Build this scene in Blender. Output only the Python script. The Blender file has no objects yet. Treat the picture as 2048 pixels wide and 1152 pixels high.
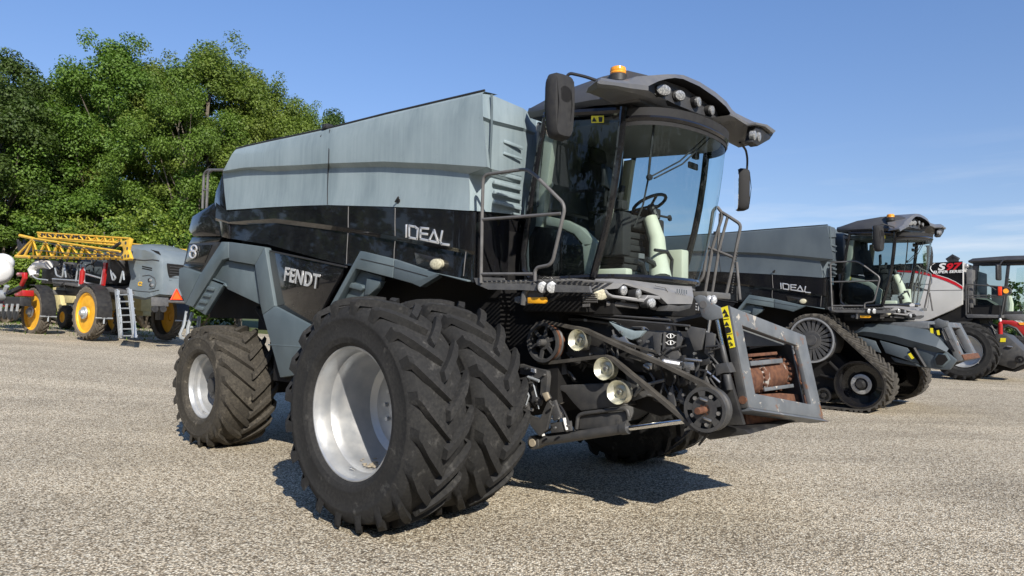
import bpy, bmesh, math, random
from mathutils import Vector, Matrix, Quaternion
R = math.radians
rnd = random.Random(7)
scene = bpy.context.scene
COL = scene.collection
# ------------------------------------------------------------------ camera
F = 1410.0; PITCH = R(2.37); ROLL = R(1.0); EYE = 1.8426
_cp, _sp, _cr, _sr = math.cos(PITCH), math.sin(PITCH), math.cos(ROLL), math.sin(ROLL)
FWD = Vector((0, _cp, _sp)); _u0 = Vector((0, -_sp, _cp)); _r0 = Vector((1, 0, 0))
RT = _cr * _r0 + _sr * _u0; UP = -_sr * _r0 + _cr * _u0
CAM = Vector((0, 0, EYE))
cd = bpy.data.cameras.new('camera'); cam = bpy.data.objects.new('camera', cd); COL.objects.link(cam)
cd.sensor_width = 36; cd.lens = 36 * F / 2048; cd.clip_end = 3000; cd.clip_start = 0.05
m3 = Matrix((RT, UP, -FWD)).transposed()
cam.matrix_world = Matrix.Translation(CAM) @ m3.to_4x4()
scene.camera = cam

def pose_matrix(x, y, z, yaw, pitch=0, roll=0):
    return Matrix.Translation((x, y, z)) @ Matrix.Rotation(yaw, 4, 'Z') @ Matrix.Rotation(roll, 4, 'X') @ Matrix.Rotation(pitch, 4, 'Y')
MAIN = pose_matrix(.392, 8.281, 0, -.7237)
class Survey:
    """measured photo points placed on real planes of a machine (camera known from calibration)"""
    def __init__(s, mat):
        inv = mat.inverted(); s.o = inv @ CAM; s.r = inv.to_3x3()
    def ray(s, px, py):
        return s.r @ ((px - 1024) / F * RT - (py - 576) / F * UP + FWD)
    def on(s, px, py, ax, v):
        d = s.ray(px, py); i = 'xyz'.index(ax); return s.o + d * ((v - s.o[i]) / d[i])
    def y(s, v, *pts): return [s.on(px, py, 'y', v) for px, py in pts]
    def x(s, v, *pts): return [s.on(px, py, 'x', v) for px, py in pts]
    def wall(s, px, py, plan):
        d = s.ray(px, py); best = None
        n = len(plan) - 1
        for i in range(n):
            ax, ay = plan[i]; bx, by = plan[i + 1]; ex, ey = bx - ax, by - ay
            den = d.x * ey - d.y * ex
            if abs(den) < 1e-9: continue
            t = ((ax - s.o.x) * ey - (ay - s.o.y) * ex) / den
            u = ((ax - s.o.x) * d.y - (ay - s.o.y) * d.x) / den
            lo = -9 if i == 0 else -1e-6; hi = 9 if i == n - 1 else 1 + 1e-6
            if t > 0 and lo <= u <= hi and (best is None or t < best): best = t
        return s.o + d * best
def gz(X, Y):
    """height of the yard: level by the harvesters, rising gently towards the wood at the back left"""
    sp = math.log1p(math.exp(min(40, -X - 4.5)))
    t = max(0., min(1., (Y - 6) / 15)); t = t * t * (3 - 2 * t)
    return -.05 - .006 * math.log1p(math.exp(min(40, X - 3))) + 1.2 * math.tanh(.080 * sp * t / 1.2)
# ------------------------------------------------------------------ materials
MATS = {}
def nodes(name):
    m = bpy.data.materials.new(name); m.use_nodes = True
    nt = m.node_tree; b = nt.nodes['Principled BSDF']; return m, nt, b
def mix_col(nt, fac, a, b, mode='MIX'):
    n = nt.nodes.new('ShaderNodeMix'); n.data_type = 'RGBA'; n.blend_type = mode
    for s, v in ((0, fac), (6, a), (7, b)):
        if isinstance(v, (int, float)): n.inputs[s].default_value = v
        elif isinstance(v, tuple): n.inputs[s].default_value = (*v[:3], 1)
        else: nt.links.new(v, n.inputs[s])
    return n.outputs[2]
def noise(nt, scale, detail=3, stretch=None, rough=.55, coord='Object'):
    tc = nt.nodes.new('ShaderNodeTexCoord'); src = tc.outputs[coord]
    if stretch:
        mp = nt.nodes.new('ShaderNodeMapping'); mp.inputs['Scale'].default_value = stretch
        nt.links.new(src, mp.inputs[0]); src = mp.outputs[0]
    n = nt.nodes.new('ShaderNodeTexNoise'); n.inputs['Scale'].default_value = scale
    n.inputs['Detail'].default_value = detail; n.inputs['Roughness'].default_value = rough
    nt.links.new(src, n.inputs['Vector']); return n.outputs['Fac']
def ramp(nt, src, stops):
    n = nt.nodes.new('ShaderNodeValToRGB'); e = n.color_ramp.elements
    while len(e) < len(stops): e.new(.5)
    for k, (p, c) in enumerate(stops):
        e[k].position = p; e[k].color = (c, c, c, 1) if isinstance(c, (int, float)) else (*c, 1)
    nt.links.new(src, n.inputs[0]); return n.outputs[0]
def bump(nt, b, src, strength=.3, dist=.01):
    n = nt.nodes.new('ShaderNodeBump'); n.inputs['Strength'].default_value = strength; n.inputs['Distance'].default_value = dist
    nt.links.new(src, n.inputs['Height']); nt.links.new(n.outputs[0], b.inputs['Normal'])
def mat(name, col, rough=.5, metal=0., col2=None, nscale=6., stretch=None, coat=0., lo=.35, hi=.7, bumps=0., detail=4, bscale=None, spec=.5):
    m, nt, b = nodes(name)
    b.inputs['Base Color'].default_value = (*col, 1); b.inputs['Roughness'].default_value = rough
    b.inputs['Metallic'].default_value = metal; b.inputs['Specular IOR Level'].default_value = spec
    if coat: b.inputs['Coat Weight'].default_value = coat; b.inputs['Coat Roughness'].default_value = .03
    if col2:
        f = ramp(nt, noise(nt, nscale, detail, stretch), [(lo, 0.), (hi, 1.)])
        nt.links.new(mix_col(nt, f, col, col2), b.inputs['Base Color'])
        r2 = nt.nodes.new('ShaderNodeMapRange'); r2.inputs['To Min'].default_value = rough; r2.inputs['To Max'].default_value = min(1, rough + .18)
        nt.links.new(f, r2.inputs[0]); nt.links.new(r2.outputs[0], b.inputs['Roughness'])
    if bumps: bump(nt, b, noise(nt, bscale or nscale * 5, 4), bumps, .004)
    MATS[name] = m; return m
def glass_mat(name, tint, refl=1., rough=0.):
    m = bpy.data.materials.new(name); m.use_nodes = True; nt = m.node_tree; nt.nodes.clear()
    o = nt.nodes.new('ShaderNodeOutputMaterial'); t = nt.nodes.new('ShaderNodeBsdfTransparent'); g = nt.nodes.new('ShaderNodeBsdfGlossy')
    t.inputs[0].default_value = (*tint, 1); g.inputs['Roughness'].default_value = rough
    fr = nt.nodes.new('ShaderNodeFresnel'); ge = nt.nodes.new('ShaderNodeNewGeometry'); io = nt.nodes.new('ShaderNodeMapRange'); io.inputs[3].default_value = 1.5; io.inputs[4].default_value = 1 / 1.5; nt.links.new(ge.outputs['Backfacing'], io.inputs[0]); nt.links.new(io.outputs[0], fr.inputs[0])
    ml = nt.nodes.new('ShaderNodeMath'); ml.operation = 'MULTIPLY'; ml.inputs[1].default_value = refl; nt.links.new(fr.outputs[0], ml.inputs[0])
    mx = nt.nodes.new('ShaderNodeMixShader'); nt.links.new(ml.outputs[0], mx.inputs[0]); nt.links.new(t.outputs[0], mx.inputs[1]); nt.links.new(g.outputs[0], mx.inputs[2])
    nt.links.new(mx.outputs[0], o.inputs[0]); MATS[name] = m; return m
m, nt, b = nodes('tank_grey'); b.inputs['Roughness'].default_value = .46
c = mix_col(nt, ramp(nt, noise(nt, 2.2, 5, (1, 1, .45)), [(.32, 0.), (.68, 1.)]), (.205, .262, .283), (.30, .368, .388))       # sun bleached skin
c = mix_col(nt, ramp(nt, noise(nt, 26, 3, (1, 1, .035)), [(.40, 0.), (.70, .30)]), c, (.36, .43, .45))                     # fine rain streaks
c = mix_col(nt, ramp(nt, noise(nt, 5.5, 5, (1, 1, .30), .65), [(.58, 0.), (.74, .30)]), c, (.16, .205, .222))                  # washed darker runs
c = mix_col(nt, ramp(nt, noise(nt, 38, 2), [(.72, 0.), (.76, .5)]), c, (.10, .12, .13))
nt.links.new(c, b.inputs['Base Color']); bump(nt, b, noise(nt, 60, 3), .08, .004); MATS['tank_grey'] = m
mat('fender_grey', (.082, .110, .122), .5, 0, (.128, .163, .178), 2.2, (1, 1, .6), bumps=.06, bscale=80)
mat('shield_grey', (.065, .083, .096), .48, 0, (.09, .11, .125), 2.2)
mat('tank_dark', (.085, .105, .12), .45, 0, (.11, .135, .15), 2.0, (1.2, 1.2, .5), bumps=.06, bscale=60)
mat('gloss_black', (.008, .008, .010), .12, 0, (.014, .0135, .0135), 4, coat=.7, spec=.2)
mat('satin_black', (.018, .018, .020), .42, 0, (.036, .035, .033), 9)
mat('dark_mass', (.010, .010, .011), .7, 0, (.018, .017, .016), 4, spec=.2)
mat('charcoal', (.046, .047, .049), .45, 0, (.075, .072, .068), 9, bumps=.05)
mat('plate_grey', (.06, .061, .064), .42, 0, (.09, .087, .083), 8, bumps=.05)
mat('rail_grey', (.12, .115, .112), .4, .1, (.16, .155, .15), 9)
mat('platform_grey', (.10, .10, .102), .45, .1, (.15, .147, .14), 9)
mat('fascia_grey', (.20, .20, .205), .34, 0, (.24, .238, .235), 5, bumps=.04)
mat('visor_grey', (.115, .116, .122), .36, 0, (.15, .148, .145), 5, bumps=.04)
mat('roof_dark', (.05, .05, .054), .35, 0, (.07, .07, .07), 3)
mat('frame_grey', (.11, .12, .13), .48, 0, (.16, .168, .175), 9, bumps=.1)
RUB1 = ((.021, .021, .0213), (.058, .056, .052), .75); RUB2 = ((.040, .036, .030), (.125, .110, .086), .85); RUB3 = ((.12, .105, .085), (.20, .175, .14), .9)

mat('track_rubber', (.05, .046, .04), .85, 0, (.10, .092, .08), 7, bumps=.2, spec=.2)
mat('rim_silver', (.37, .385, .40), .34, .5, (.50, .50, .49), 5, bumps=.05)
mat('chrome', (.82, .83, .85), .08, 1.0)
mat('chrome_badge', (.80, .80, .80), .30, .55)
mat('steel', (.55, .55, .55), .28, .9, (.4, .4, .4), 20)
mat('zinc', (.62, .60, .46), .28, .75, (.70, .69, .60), 12)
mat('rust', (.085, .036, .022), .8, .1, (.19, .085, .045), 18, bumps=.4)
mat('bare_white', (.42, .39, .35), .6, 0, (.13, .055, .03), 9, lo=.42, hi=.52)
mat('cream', (.56, .56, .43), .5, 0, (.60, .60, .49), 5)
mat('cab_grey', (.14, .145, .15), .7, 0, (.17, .17, .17), 6)
mat('seat_black', (.016, .016, .018), .75, 0, (.03, .03, .03), 20)
mat('lens_bright', (.62, .63, .62), .12, .2, (.34, .345, .35), 70, lo=.4, hi=.55)
mat('lens_clear', (.46, .46, .45), .1, .3, (.22, .225, .23), 60, lo=.4, hi=.55)
mat('lens_warm', (.60, .57, .42), .2, 0, (.40, .37, .27), 60, lo=.4, hi=.6)
mat('amber', (.85, .28, .02), .15, 0, (.95, .45, .05), 40)
mat('amber_plate', (.90, .42, .02), .4)
mat('sticker_yellow', (.85, .72, .03), .45)
mat('ink_black', (.012, .012, .012), .5)
mat('white_paint', (.78, .78, .76), .35, 0, (.70, .69, .66), 4)
mat('silver_paint', (.47, .47, .455), .38, .15, (.52, .515, .50), 1.2)
mat('red_paint', (.42, .014, .014), .3, 0, (.32, .015, .012), 5, coat=.4)
mat('red_decal', (.55, .012, .02), .35)
mat('red_lens', (.85, .06, .015), .3)
mat('boom_yellow', (.76, .47, .05), .42, 0, (.64, .36, .03), 4, bumps=.04)
mat('rim_yellow', (.84, .44, .02), .42, 0, (.72, .35, .02), 5)
mat('pale_yellow', (.62, .53, .25), .5, 0, (.5, .42, .2), 5)
mat('alu', (.50, .53, .55), .36, .5, (.40, .43, .45), 8)
mat('poly_white', (.80, .80, .79), .35)
mat('orange_sign', (.95, .14, .02), .4)
mat('hood_grey', (.155, .185, .20), .28, 0, (.19, .22, .232), 2.5, coat=.2)
mat('bark', (.11, .085, .062), .9, 0, (.24, .21, .17), 5, (1, 1, .25), bumps=.5)
mat('tan_dirt', (.33, .28, .20), .9, 0, (.42, .36, .27), 6)
glass_mat('windscreen', (.85, .925, .92), .6)
glass_mat('side_window', (.55, .63, .65), 1.15)
m, nt, b = nodes('mirror_glass'); b.inputs['Metallic'].default_value = 1; b.inputs['Roughness'].default_value = .02; b.inputs['Base Color'].default_value = (.8, .8, .8, 1); MATS['mirror_glass'] = m
def rubber(name, spec3):
    """rubber with dust lying on the worn tread and the shoulder, not on the smooth wall (object space: y is the axle)"""
    base, dust, amt = spec3; m, nt, b = nodes(name); b.inputs['Roughness'].default_value = .82; b.inputs['Specular IOR Level'].default_value = .22
    fine = ramp(nt, noise(nt, 34, 6, None, .62), [(.36, 0.), (.70, 1.)]); broad = ramp(nt, noise(nt, 3.2, 4), [(.38, 0.), (.68, 1.)])
    f = mix_col(nt, 1., fine, mix_col(nt, broad, (.25, .25, .25), (1, 1, 1)), 'MULTIPLY')
    f2 = mix_col(nt, amt, (0, 0, 0), f); c = mix_col(nt, f2, base, dust)
    c = mix_col(nt, mix_col(nt, 1., ramp(nt, noise(nt, 7, 7, None, .68), [(.60, 0.), (.72, .55)]), (amt, amt, amt), 'MULTIPLY'), c, tuple(v * 2.6 for v in dust))
    nt.links.new(c, b.inputs['Base Color']); bump(nt, b, noise(nt, 95, 5), .22, .004); MATS[name] = m
rubber('rubber', RUB1); rubber('rubber_dusty', RUB2); rubber('rubber_pale', RUB3)
def stained(name, base, dark, rustc, nscale):
    m, nt, b = nodes(name); b.inputs['Roughness'].default_value = .55
    c = mix_col(nt, ramp(nt, noise(nt, 5, 5), [(.35, 0.), (.65, 1.)]), base, dark)
    c = mix_col(nt, ramp(nt, noise(nt, nscale, 6, rough=.7), [(.63, 0.), (.65, 1.)]), c, (.40, .37, .32))
    c = mix_col(nt, ramp(nt, noise(nt, nscale * 1.13, 6, (1, 1, 1.01), rough=.7), [(.575, 0.), (.64, 1.)]), c, rustc)
    nt.links.new(c, b.inputs['Base Color']); bump(nt, b, noise(nt, 40, 4), .1, .004); MATS[name] = m
stained('frame_worn', (.105, .115, .125), (.15, .16, .168), (.20, .09, .04), 6)
# ------------------------------------------------------------------ mesh builder
class MB:
    def __init__(s): s.v = []; s.f = []; s.m = []
    def add(s, vs, fs, m=0):
        k = len(s.v); s.v += [Vector(p) for p in vs]; s.f += [[i + k for i in f] for f in fs]; s.m += [m] * len(fs); return s
    def box(s, c, size, rot=None, m=0):
        h = Vector(size) / 2; c = Vector(c)
        vs = [Vector((sx * h.x, sy * h.y, sz * h.z)) for sx in (-1, 1) for sy in (-1, 1) for sz in (-1, 1)]
        if rot is not None: vs = [rot @ p for p in vs]
        return s.add([c + p for p in vs], [(0, 1, 3, 2), (4, 6, 7, 5), (0, 4, 5, 1), (2, 3, 7, 6), (0, 2, 6, 4), (1, 5, 7, 3)], m)
    def bx(s, x0, x1, y0, y1, z0, z1, m=0):
        return s.box(((x0 + x1) / 2, (y0 + y1) / 2, (z0 + z1) / 2), (x1 - x0, y1 - y0, z1 - z0), None, m)
    def prism(s, poly, off, m=0):
        """closed solid from a polygon of points and an offset vector"""
        n = len(poly); off = Vector(off); P = [Vector(p) for p in poly]
        fs = [list(range(n)), [n + i for i in range(n)][::-1]] + [[i, n + i, n + (i + 1) % n, (i + 1) % n] for i in range(n)]
        return s.add(P + [p + off for p in P], fs, m)
    def loft(s, rows, m=0, closed=False):
        n = len(rows[0]); vs = [p for r in rows for p in r]; fs = []
        for i in range(len(rows) - 1):
            for j in range(n if closed else n - 1):
                a = i * n + j; b2 = i * n + (j + 1) % n; fs.append((a, b2, b2 + n, a + n))
        return s.add(vs, fs, m)
    def strip(s, top, bot, back=None, m=0):
        """a plate between two rows of points, given thickness by vector back"""
        s.loft([top, bot], m)
        if back is not None:
            bk = Vector(back); T = [Vector(p) + bk for p in top]; B = [Vector(p) + bk for p in bot]
            s.loft([T, top], m); s.loft([bot, B], m); s.loft([B, T], m)
            s.loft([[top[0], T[0]], [bot[0], B[0]]], m); s.loft([[T[-1], top[-1]], [B[-1], bot[-1]]], m)
        return s
    def tube(s, path, r, n=8, cap=True, m=0):
        P = [Vector(p) for p in path]; k = len(P); rr = r if isinstance(r, (list, tuple)) else [r] * k
        d0 = (P[1] - P[0]).normalized(); ref = Vector((0, 0, 1)) if abs(d0.z) < .9 else Vector((1, 0, 0))
        u = d0.cross(ref).normalized(); rows = []
        for i in range(k):
            a = (P[i] - P[i - 1]).normalized() if i else None; b2 = (P[i + 1] - P[i]).normalized() if i < k - 1 else None
            d = (a + b2).normalized() if a and b2 else (a or b2)
            u = (u - d * u.dot(d)).normalized(); w = d.cross(u)
            sc = 1 / max(.5, a.dot(d)) if a and b2 else 1
            rows.append([P[i] + (u * math.cos(2 * math.pi * j / n) + w * math.sin(2 * math.pi * j / n)) * rr[i] * (sc if sc < 1.3 else 1.3) for j in range(n)])
        s.loft(rows, m, True)
        if cap:
            q = len(s.v); t = k * n
            s.f.append(list(range(q - t, q - t + n))[::-1]); s.f.append(list(range(q - n, q))); s.m += [m, m]
        return s
    def lathe(s, prof, c=(0, 0, 0), axis='y', n=48, m=0, a0=0, a1=2 * math.pi):
        """prof: list of (along axis, radius)"""
        c = Vector(c); rows = []; full = abs(a1 - a0 - 2 * math.pi) < 1e-6; cnt = n if full else n + 1
        for h, r in prof:
            row = []
            for j in range(cnt):
                a = a0 + (a1 - a0) * j / n; p, q = r * math.cos(a), r * math.sin(a)
                row.append(c + (Vector((p, h, q)) if axis == 'y' else Vector((h, p, q)) if axis == 'x' else Vector((p, q, h))))
            rows.append(row)
        return s.loft(rows, m, full)
    def disc(s, c, r, nrm, t=.02, n=20, ry=None, m=0, dome=0.):
        """flat or domed round (or oval) body facing nrm"""
        c = Vector(c); nrm = Vector(nrm).normalized(); u = nrm.cross(Vector((0, 0, 1)))
        u = u.normalized() if u.length > .01 else Vector((1, 0, 0)); w = u.cross(nrm)
        ry = r if ry is None else ry; rows = []
        for h, k in ((-t, 1), (0, 1), (dome * .6, .8), (dome * .9, .45), (dome, .02)):
            rows.append([c + nrm * h + u * (r * k * math.cos(2 * math.pi * j / n)) + w * (ry * k * math.sin(2 * math.pi * j / n)) for j in range(n)])
        s.loft(rows, m, True)
        q = len(s.v); s.f.append(list(range(q - n, q))); s.m.append(m)
        return s
    def sphere(s, c, r, n=14, m=0, sc=(1, 1, 1)):
        c = Vector(c); rows = []
        for i in range(n // 2 + 1):
            t = math.pi * i / (n // 2); k = max(.001, math.sin(t))
            rows.append([c + Vector((r * k * math.cos(2 * math.pi * j / n) * sc[0], r * k * math.sin(2 * math.pi * j / n) * sc[1], r * math.cos(t) * sc[2])) for j in range(n)])
        return s.loft(rows, m, True)
    def islands(s):
        par = list(range(len(s.v)))
        def fd(i):
            while par[i] != i: par[i] = par[par[i]]; i = par[i]
            return i
        for f in s.f:
            for i in f[1:]: par[fd(i)] = fd(f[0])
        out = {}
        for f, m in zip(s.f, s.m):
            b = out.setdefault(fd(f[0]), (MB(), {})); q = []
            for i in f:
                if i not in b[1]: b[1][i] = len(b[0].v); b[0].v.append(s.v[i])
                q.append(b[1][i])
            b[0].f.append(q); b[0].m.append(m)
        return [b[0] for b in out.values()]
    def pieces(s, name, mats, parent=None, bevel=0., smooth=35):
        """each separate piece an object of its own"""
        return [b.build(name, mats, parent, bevel, smooth) for b in s.islands()]
    def build(s, name, mats, parent=None, bevel=0., smooth=35, seg=2, weld=1e-5):
        me = bpy.data.meshes.new(name); bm = bmesh.new()
        vs = [bm.verts.new(p) for p in s.v]
        for f, mi in zip(s.f, s.m):
            try: fc = bm.faces.new([vs[i] for i in f]); fc.material_index = mi
            except ValueError: pass
        if weld: bmesh.ops.remove_doubles(bm, verts=bm.verts, dist=weld)
        bmesh.ops.recalc_face_normals(bm, faces=bm.faces)
        if bevel:
            ed = [e for e in bm.edges if e.is_manifold and e.calc_face_angle(0) > R(28)]
            if ed: bmesh.ops.bevel(bm, geom=ed, offset=bevel, segments=seg, profile=.5, affect='EDGES', clamp_overlap=True)
        for f in bm.faces: f.smooth = True
        for e in bm.edges:
            if e.is_manifold and e.calc_face_angle(0) > R(smooth): e.smooth = False
        bm.to_mesh(me); bm.free()
        for mt in ([mats] if isinstance(mats, str) else mats): me.materials.append(MATS[mt])
        o = bpy.data.objects.new(name, me); COL.objects.link(o)
        if parent: o.parent = parent
        return o
def empty(name, parent=None, loc=(0, 0, 0)):
    o = bpy.data.objects.new(name, None); COL.objects.link(o); o.empty_display_size = .2; o.location = loc
    if parent: o.parent = parent
    return o
def tag(o, label=None, cat=None, group=None, kind=None):
    for k, v in (('label', label), ('category', cat), ('group', group), ('kind', kind)):
        if v: o[k] = v
    return o
def copy_tree(o, parent=None):
    c = o.copy(); COL.objects.link(c)
    if parent: c.parent = parent
    for ch in list(o.children): copy_tree(ch, c)
    return c
def text_mesh(name, body, size, origin, right, up, depth, material, parent, bold=0., shear=0., sx=1., align='CENTER', gap=1.):
    """lettering as real geometry standing on a panel"""
    cu = bpy.data.curves.new(name, 'FONT'); cu.body = body; cu.size = 1; cu.extrude = .5; cu.offset = bold; cu.shear = shear
    cu.align_x = align; cu.align_y = 'CENTER'; cu.resolution_u = 4; cu.space_character = gap
    ob = bpy.data.objects.new(name, cu); COL.objects.link(ob)
    dg = bpy.context.evaluated_depsgraph_get(); dg.update()
    me = bpy.data.meshes.new_from_object(ob.evaluated_get(dg)); bpy.data.objects.remove(ob); bpy.data.curves.remove(cu)
    right = Vector(right).normalized(); up = Vector(up); up = (up - right * up.dot(right)).normalized(); nn = right.cross(up); og = Vector(origin)
    for v in me.vertices: v.co = og + right * (v.co.x * size * sx) + up * (v.co.y * size) + nn * (v.co.z * depth)
    me.materials.clear(); me.materials.append(MATS[material]); me.name = name
    o = bpy.data.objects.new(name, me); COL.objects.link(o); o.parent = parent; return o
def arc(p0, p1, p2, n=5):
    """rounded corner p0-p1-p2"""
    p0, p1, p2 = Vector(p0), Vector(p1), Vector(p2)
    return [p0 * (1 - t) ** 2 + p1 * 2 * t * (1 - t) + p2 * t * t for t in [i / n for i in range(n + 1)]]
def round_path(P, r, n=4):
    P = [Vector(p) for p in P]; out = [P[0]]
    for i in range(1, len(P) - 1):
        a, b2 = P[i - 1] - P[i], P[i + 1] - P[i]; k = min(r, a.length * .45, b2.length * .45)
        out += arc(P[i] + a.normalized() * k, P[i], P[i] + b2.normalized() * k, n)
    return out + [P[-1]]
# ------------------------------------------------------------------ wheels
def tyre(name, rad, rim, w, nl, parent, material='rubber', lug=.055, lead=.40, face=-1, lw=.072, tr=None):
    """agricultural tyre round the y axis; chevron bars whose centre leads when rolling towards +x"""
    b = MB(); rc = rad - lug; h = w / 2
    prof = [(-h * .80, rim), (-h * .93, rim + .03), (-h * .975, rim + (rc - rim) * .18), (-h * .982, rim + (rc - rim) * .20), (-h * .982, rim + (rc - rim) * .24), (-h * .975, rim + (rc - rim) * .26), (-h * 1.0, rim + (rc - rim) * .45), (-h * 1.0, rim + (rc - rim) * .60), (-h * 1.012, rim + (rc - rim) * .62), (-h * 1.008, rim + (rc - rim) * .66), (-h * .95, rc - .075), (-h * .84, rc - .032), (-h * .5, rc - .006), (0, rc + .002)]
    prof += [(-a, r) for a, r in prof[-2::-1]]
    b.lathe(prof, (0, 0, 0), 'y', 72)
    da = 2 * math.pi / nl
    for s in (-1, 1):
        for i in range(nl):
            a0 = da * (i + (.5 if s > 0 else 0)); rows = []
            for t, y, top, wd in ((0, .985, -.105, .8), (.02, .99, -.050, 1.0), (.10, .93, -.022, 1.08), (.35, .68, -.004, 1.02), (.65, .36, .002, .96), (.92, .06, .004, .92), (1.0, -.04, .002, .86)):
                a = a0 - lead * (t ** .85 if t > 0 else 0); yy = s * h * y; rt_ = rad + top
                base = min(rc - .012, rt_ - .055) if t > .05 else rc - .13
                sl = lead * rad / h if t > .3 else lead * rad / h * .4
                k = math.sqrt(1 + min(1.6, sl) ** 2) * .8
                wt, wb = lw * wd * k / rad / 2, (lw * wd * k + .035) / rad / 2
                rows.append([Vector((r_ * math.cos(a + q), yy, r_ * math.sin(a + q))) for r_, q in ((base, -wb), (rt_, -wt), (rt_, wt), (base, wb))])
            b.loft(rows)
            k0 = len(b.v) - len(rows) * 4; b.f.append([k0, k0 + 1, k0 + 2, k0 + 3]); b.f.append([len(b.v) - 1, len(b.v) - 2, len(b.v) - 3, len(b.v) - 4]); b.m += [0, 0]
    o = b.build(name, material, parent, smooth=30); return o
def rim_mesh(name, prof, parent, material='rim_silver', bolts=0, br=.2, bz=0., out=-1):
    """prof (distance inward from outer face, radius); out=-1 puts the open face towards -y"""
    b = MB(); b.lathe([(-out * d, r) for d, r in prof], (0, 0, 0), 'y', 64)
    for i in range(bolts):
        a = 2 * math.pi * i / bolts
        b.disc((br * math.cos(a), -out * (bz - .02), br * math.sin(a)), .022, (0, out, 0), .04, 6)
    return b.build(name, material, parent, smooth=25)
# ================================================================== the big harvester in front
sv = Survey(MAIN); SY = -1.55
main = empty('combine_harvester'); main.matrix_world = MAIN
tag(main, 'largest combine harvester, grey and black with dual front tyres and worn open header frame', 'combine harvester', 'grey and black combine harvesters')
SHARED = []                       # parts the second machine of this type has too
def keep(o):
    if isinstance(o, list): SHARED.extend(o)
    else: SHARED.append(o)
    return o
Y = sv.y
def plate(name, px, y, t, material, parent=main, bevel=.008, smooth=35):
    return MB().prism(Y(y, *px), (0, t, 0)).build(name, material, parent, bevel, smooth)
def multi(name, polys, material, parent=main, bevel=.008):
    b = MB()
    for px, y, t in polys: b.prism(Y(y, *px), (0, t, 0))
    return b.build(name, material, parent, bevel)
def mirror_y(pts): return [Vector((p[0], -p[1], p[2])) for p in pts]
# --- grain tank side
def row(y, *pts): return Y(y, *pts)
tank = MB()
rows = [
 [p + Vector((0, .22, .035)) for p in Y(SY, (469, 300), (490, 294.5), (540, 283.5), (600, 271), (659, 258), (767, 231), (870, 207), (965, 185))],
 [p + Vector((0, .03, .018)) for p in Y(SY, (469, 300), (490, 294.5), (540, 283.5), (600, 271), (659, 258), (767, 231), (870, 207), (965, 185))],
 [p + Vector((0, 0, -.012)) for p in Y(SY, (469, 300), (490, 294.5), (540, 283.5), (600, 271), (659, 258), (767, 231), (870, 207), (965, 185))],
 Y(SY - .035, (464, 308), (488, 310), (540, 305), (600, 296), (659, 285), (767, 264), (870, 247), (966, 233)),
 Y(SY - .035, (446, 342), (488, 335), (540, 332.5), (600, 330), (659, 326.5), (767, 323), (870, 327), (975, 334)),
 Y(SY + .03, (445.5, 346), (500, 337.5), (548, 343.5), (600, 340), (659, 336), (767, 334), (870, 339), (938, 348)),
 Y(SY + .025, (449, 385), (512, 380), (560, 379), (606, 376), (657, 374), (767, 375), (870, 379), (939, 385)),
 Y(SY + .0, (453, 420), (528, 415), (575, 412.5), (614, 411), (655, 410), (770, 413), (870, 417), (939, 421.5))]
tank.loft(rows)
top = rows[0]; bot = rows[-1]
tank.loft([bot, [p + Vector((0, .12, -.01)) for p in bot]])
# rear end and far side of the bin
out = Y(SY + .2, (469, 301), (965, 187), (975, 334), (939, 420), (453, 418), (446, 345))
tank.loft([[p[0] for p in rows], [p[0] + Vector((0, 2.9, 0)) for p in rows]])
keep(tank.build('grain_tank', 'tank_grey', main, 0, 28))
b = MB().prism([p + Vector((-.02, 0, -.03)) for p in out], (0, 2.7, 0)); tankbody = keep(b.build('grain_tank_body', 'tank_grey', main, .03))
seam = MB().tube(Y(SY - .004, (659.5, 259), (658.5, 285)) + Y(SY - .037, (658, 300), (657.5, 326)) + Y(SY + .026, (656.5, 338), (655.5, 374)) + Y(SY, (655, 409)), .007, 5)
keep(seam.build('panel_seam', 'satin_black', main))
cov = MB().tube([p + Vector((0, 0, .012)) for p in rows[1]], .011, 6); keep(cov.build('cover_edge', 'satin_black', main))
lt = MB(); c = sv.on(796, 402, 'y', SY); lt.disc(c, .028, (0, -1, 0), .02, 12); lt.tube([c + Vector((-.02, -.02, -.01)), c + Vector((.045, -.03, .035))], .012, 6); keep(lt.build('tank_latch', 'satin_black', main))
cm = MB(); c = sv.on(655, 254, 'y', SY + .05); cm.box(c, (.10, .10, .06)); cm.disc(c + Vector((0, -.06, 0)), .03, (0, -1, 0), .03, 12); cm.tube([c, c + Vector((-.05, -.06, -.13))], .012); keep(cm.build('camera_pod', 'satin_black', main, .006))
# --- tank front face
fr = MB(); FX = .335
def fpt(px, py, x): return sv.on(px, py, 'x', x)
cl = [rows[2][-1], rows[3][-1], rows[4][-1]]
c0 = [cl[0], cl[1], sv.on(965, 241, 'y', SY - .005), cl[2]]
c1 = [fpt(984, 190, .40), fpt(984, 240, .425), fpt(983, 247, .385), fpt(984, 338, .385)]
c2 = [fpt(1047, 217, FX), fpt(1047, 256, FX + .03), fpt(1047, 263, FX - .01), fpt(1043, 352, FX - .01)]
c3 = [fpt(1072, 236, .22), fpt(1072, 266, .22), fpt(1072, 272, .20), fpt(1068, 355, .20)]
fr.loft([c0, c1, c2, c3]); tl = [p + Vector((-.12, .1, .03)) for p in (c0[0], c1[0], c2[0])]
fr.loft([tl, [c0[0], c1[0], c2[0]]])
d0 = [cl[2], sv.on(938, 349, 'y', SY + .03), sv.on(939, 385, 'y', SY + .02), sv.on(939, 421, 'y', SY)]
d1 = [c1[3], fpt(983, 352, .30), fpt(983, 390, .29), fpt(983, 424, .28)]
d2 = [c2[3], fpt(1041, 368, FX - .03), fpt(1040, 400, FX - .03), fpt(1039, 430, FX - .03)]
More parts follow.
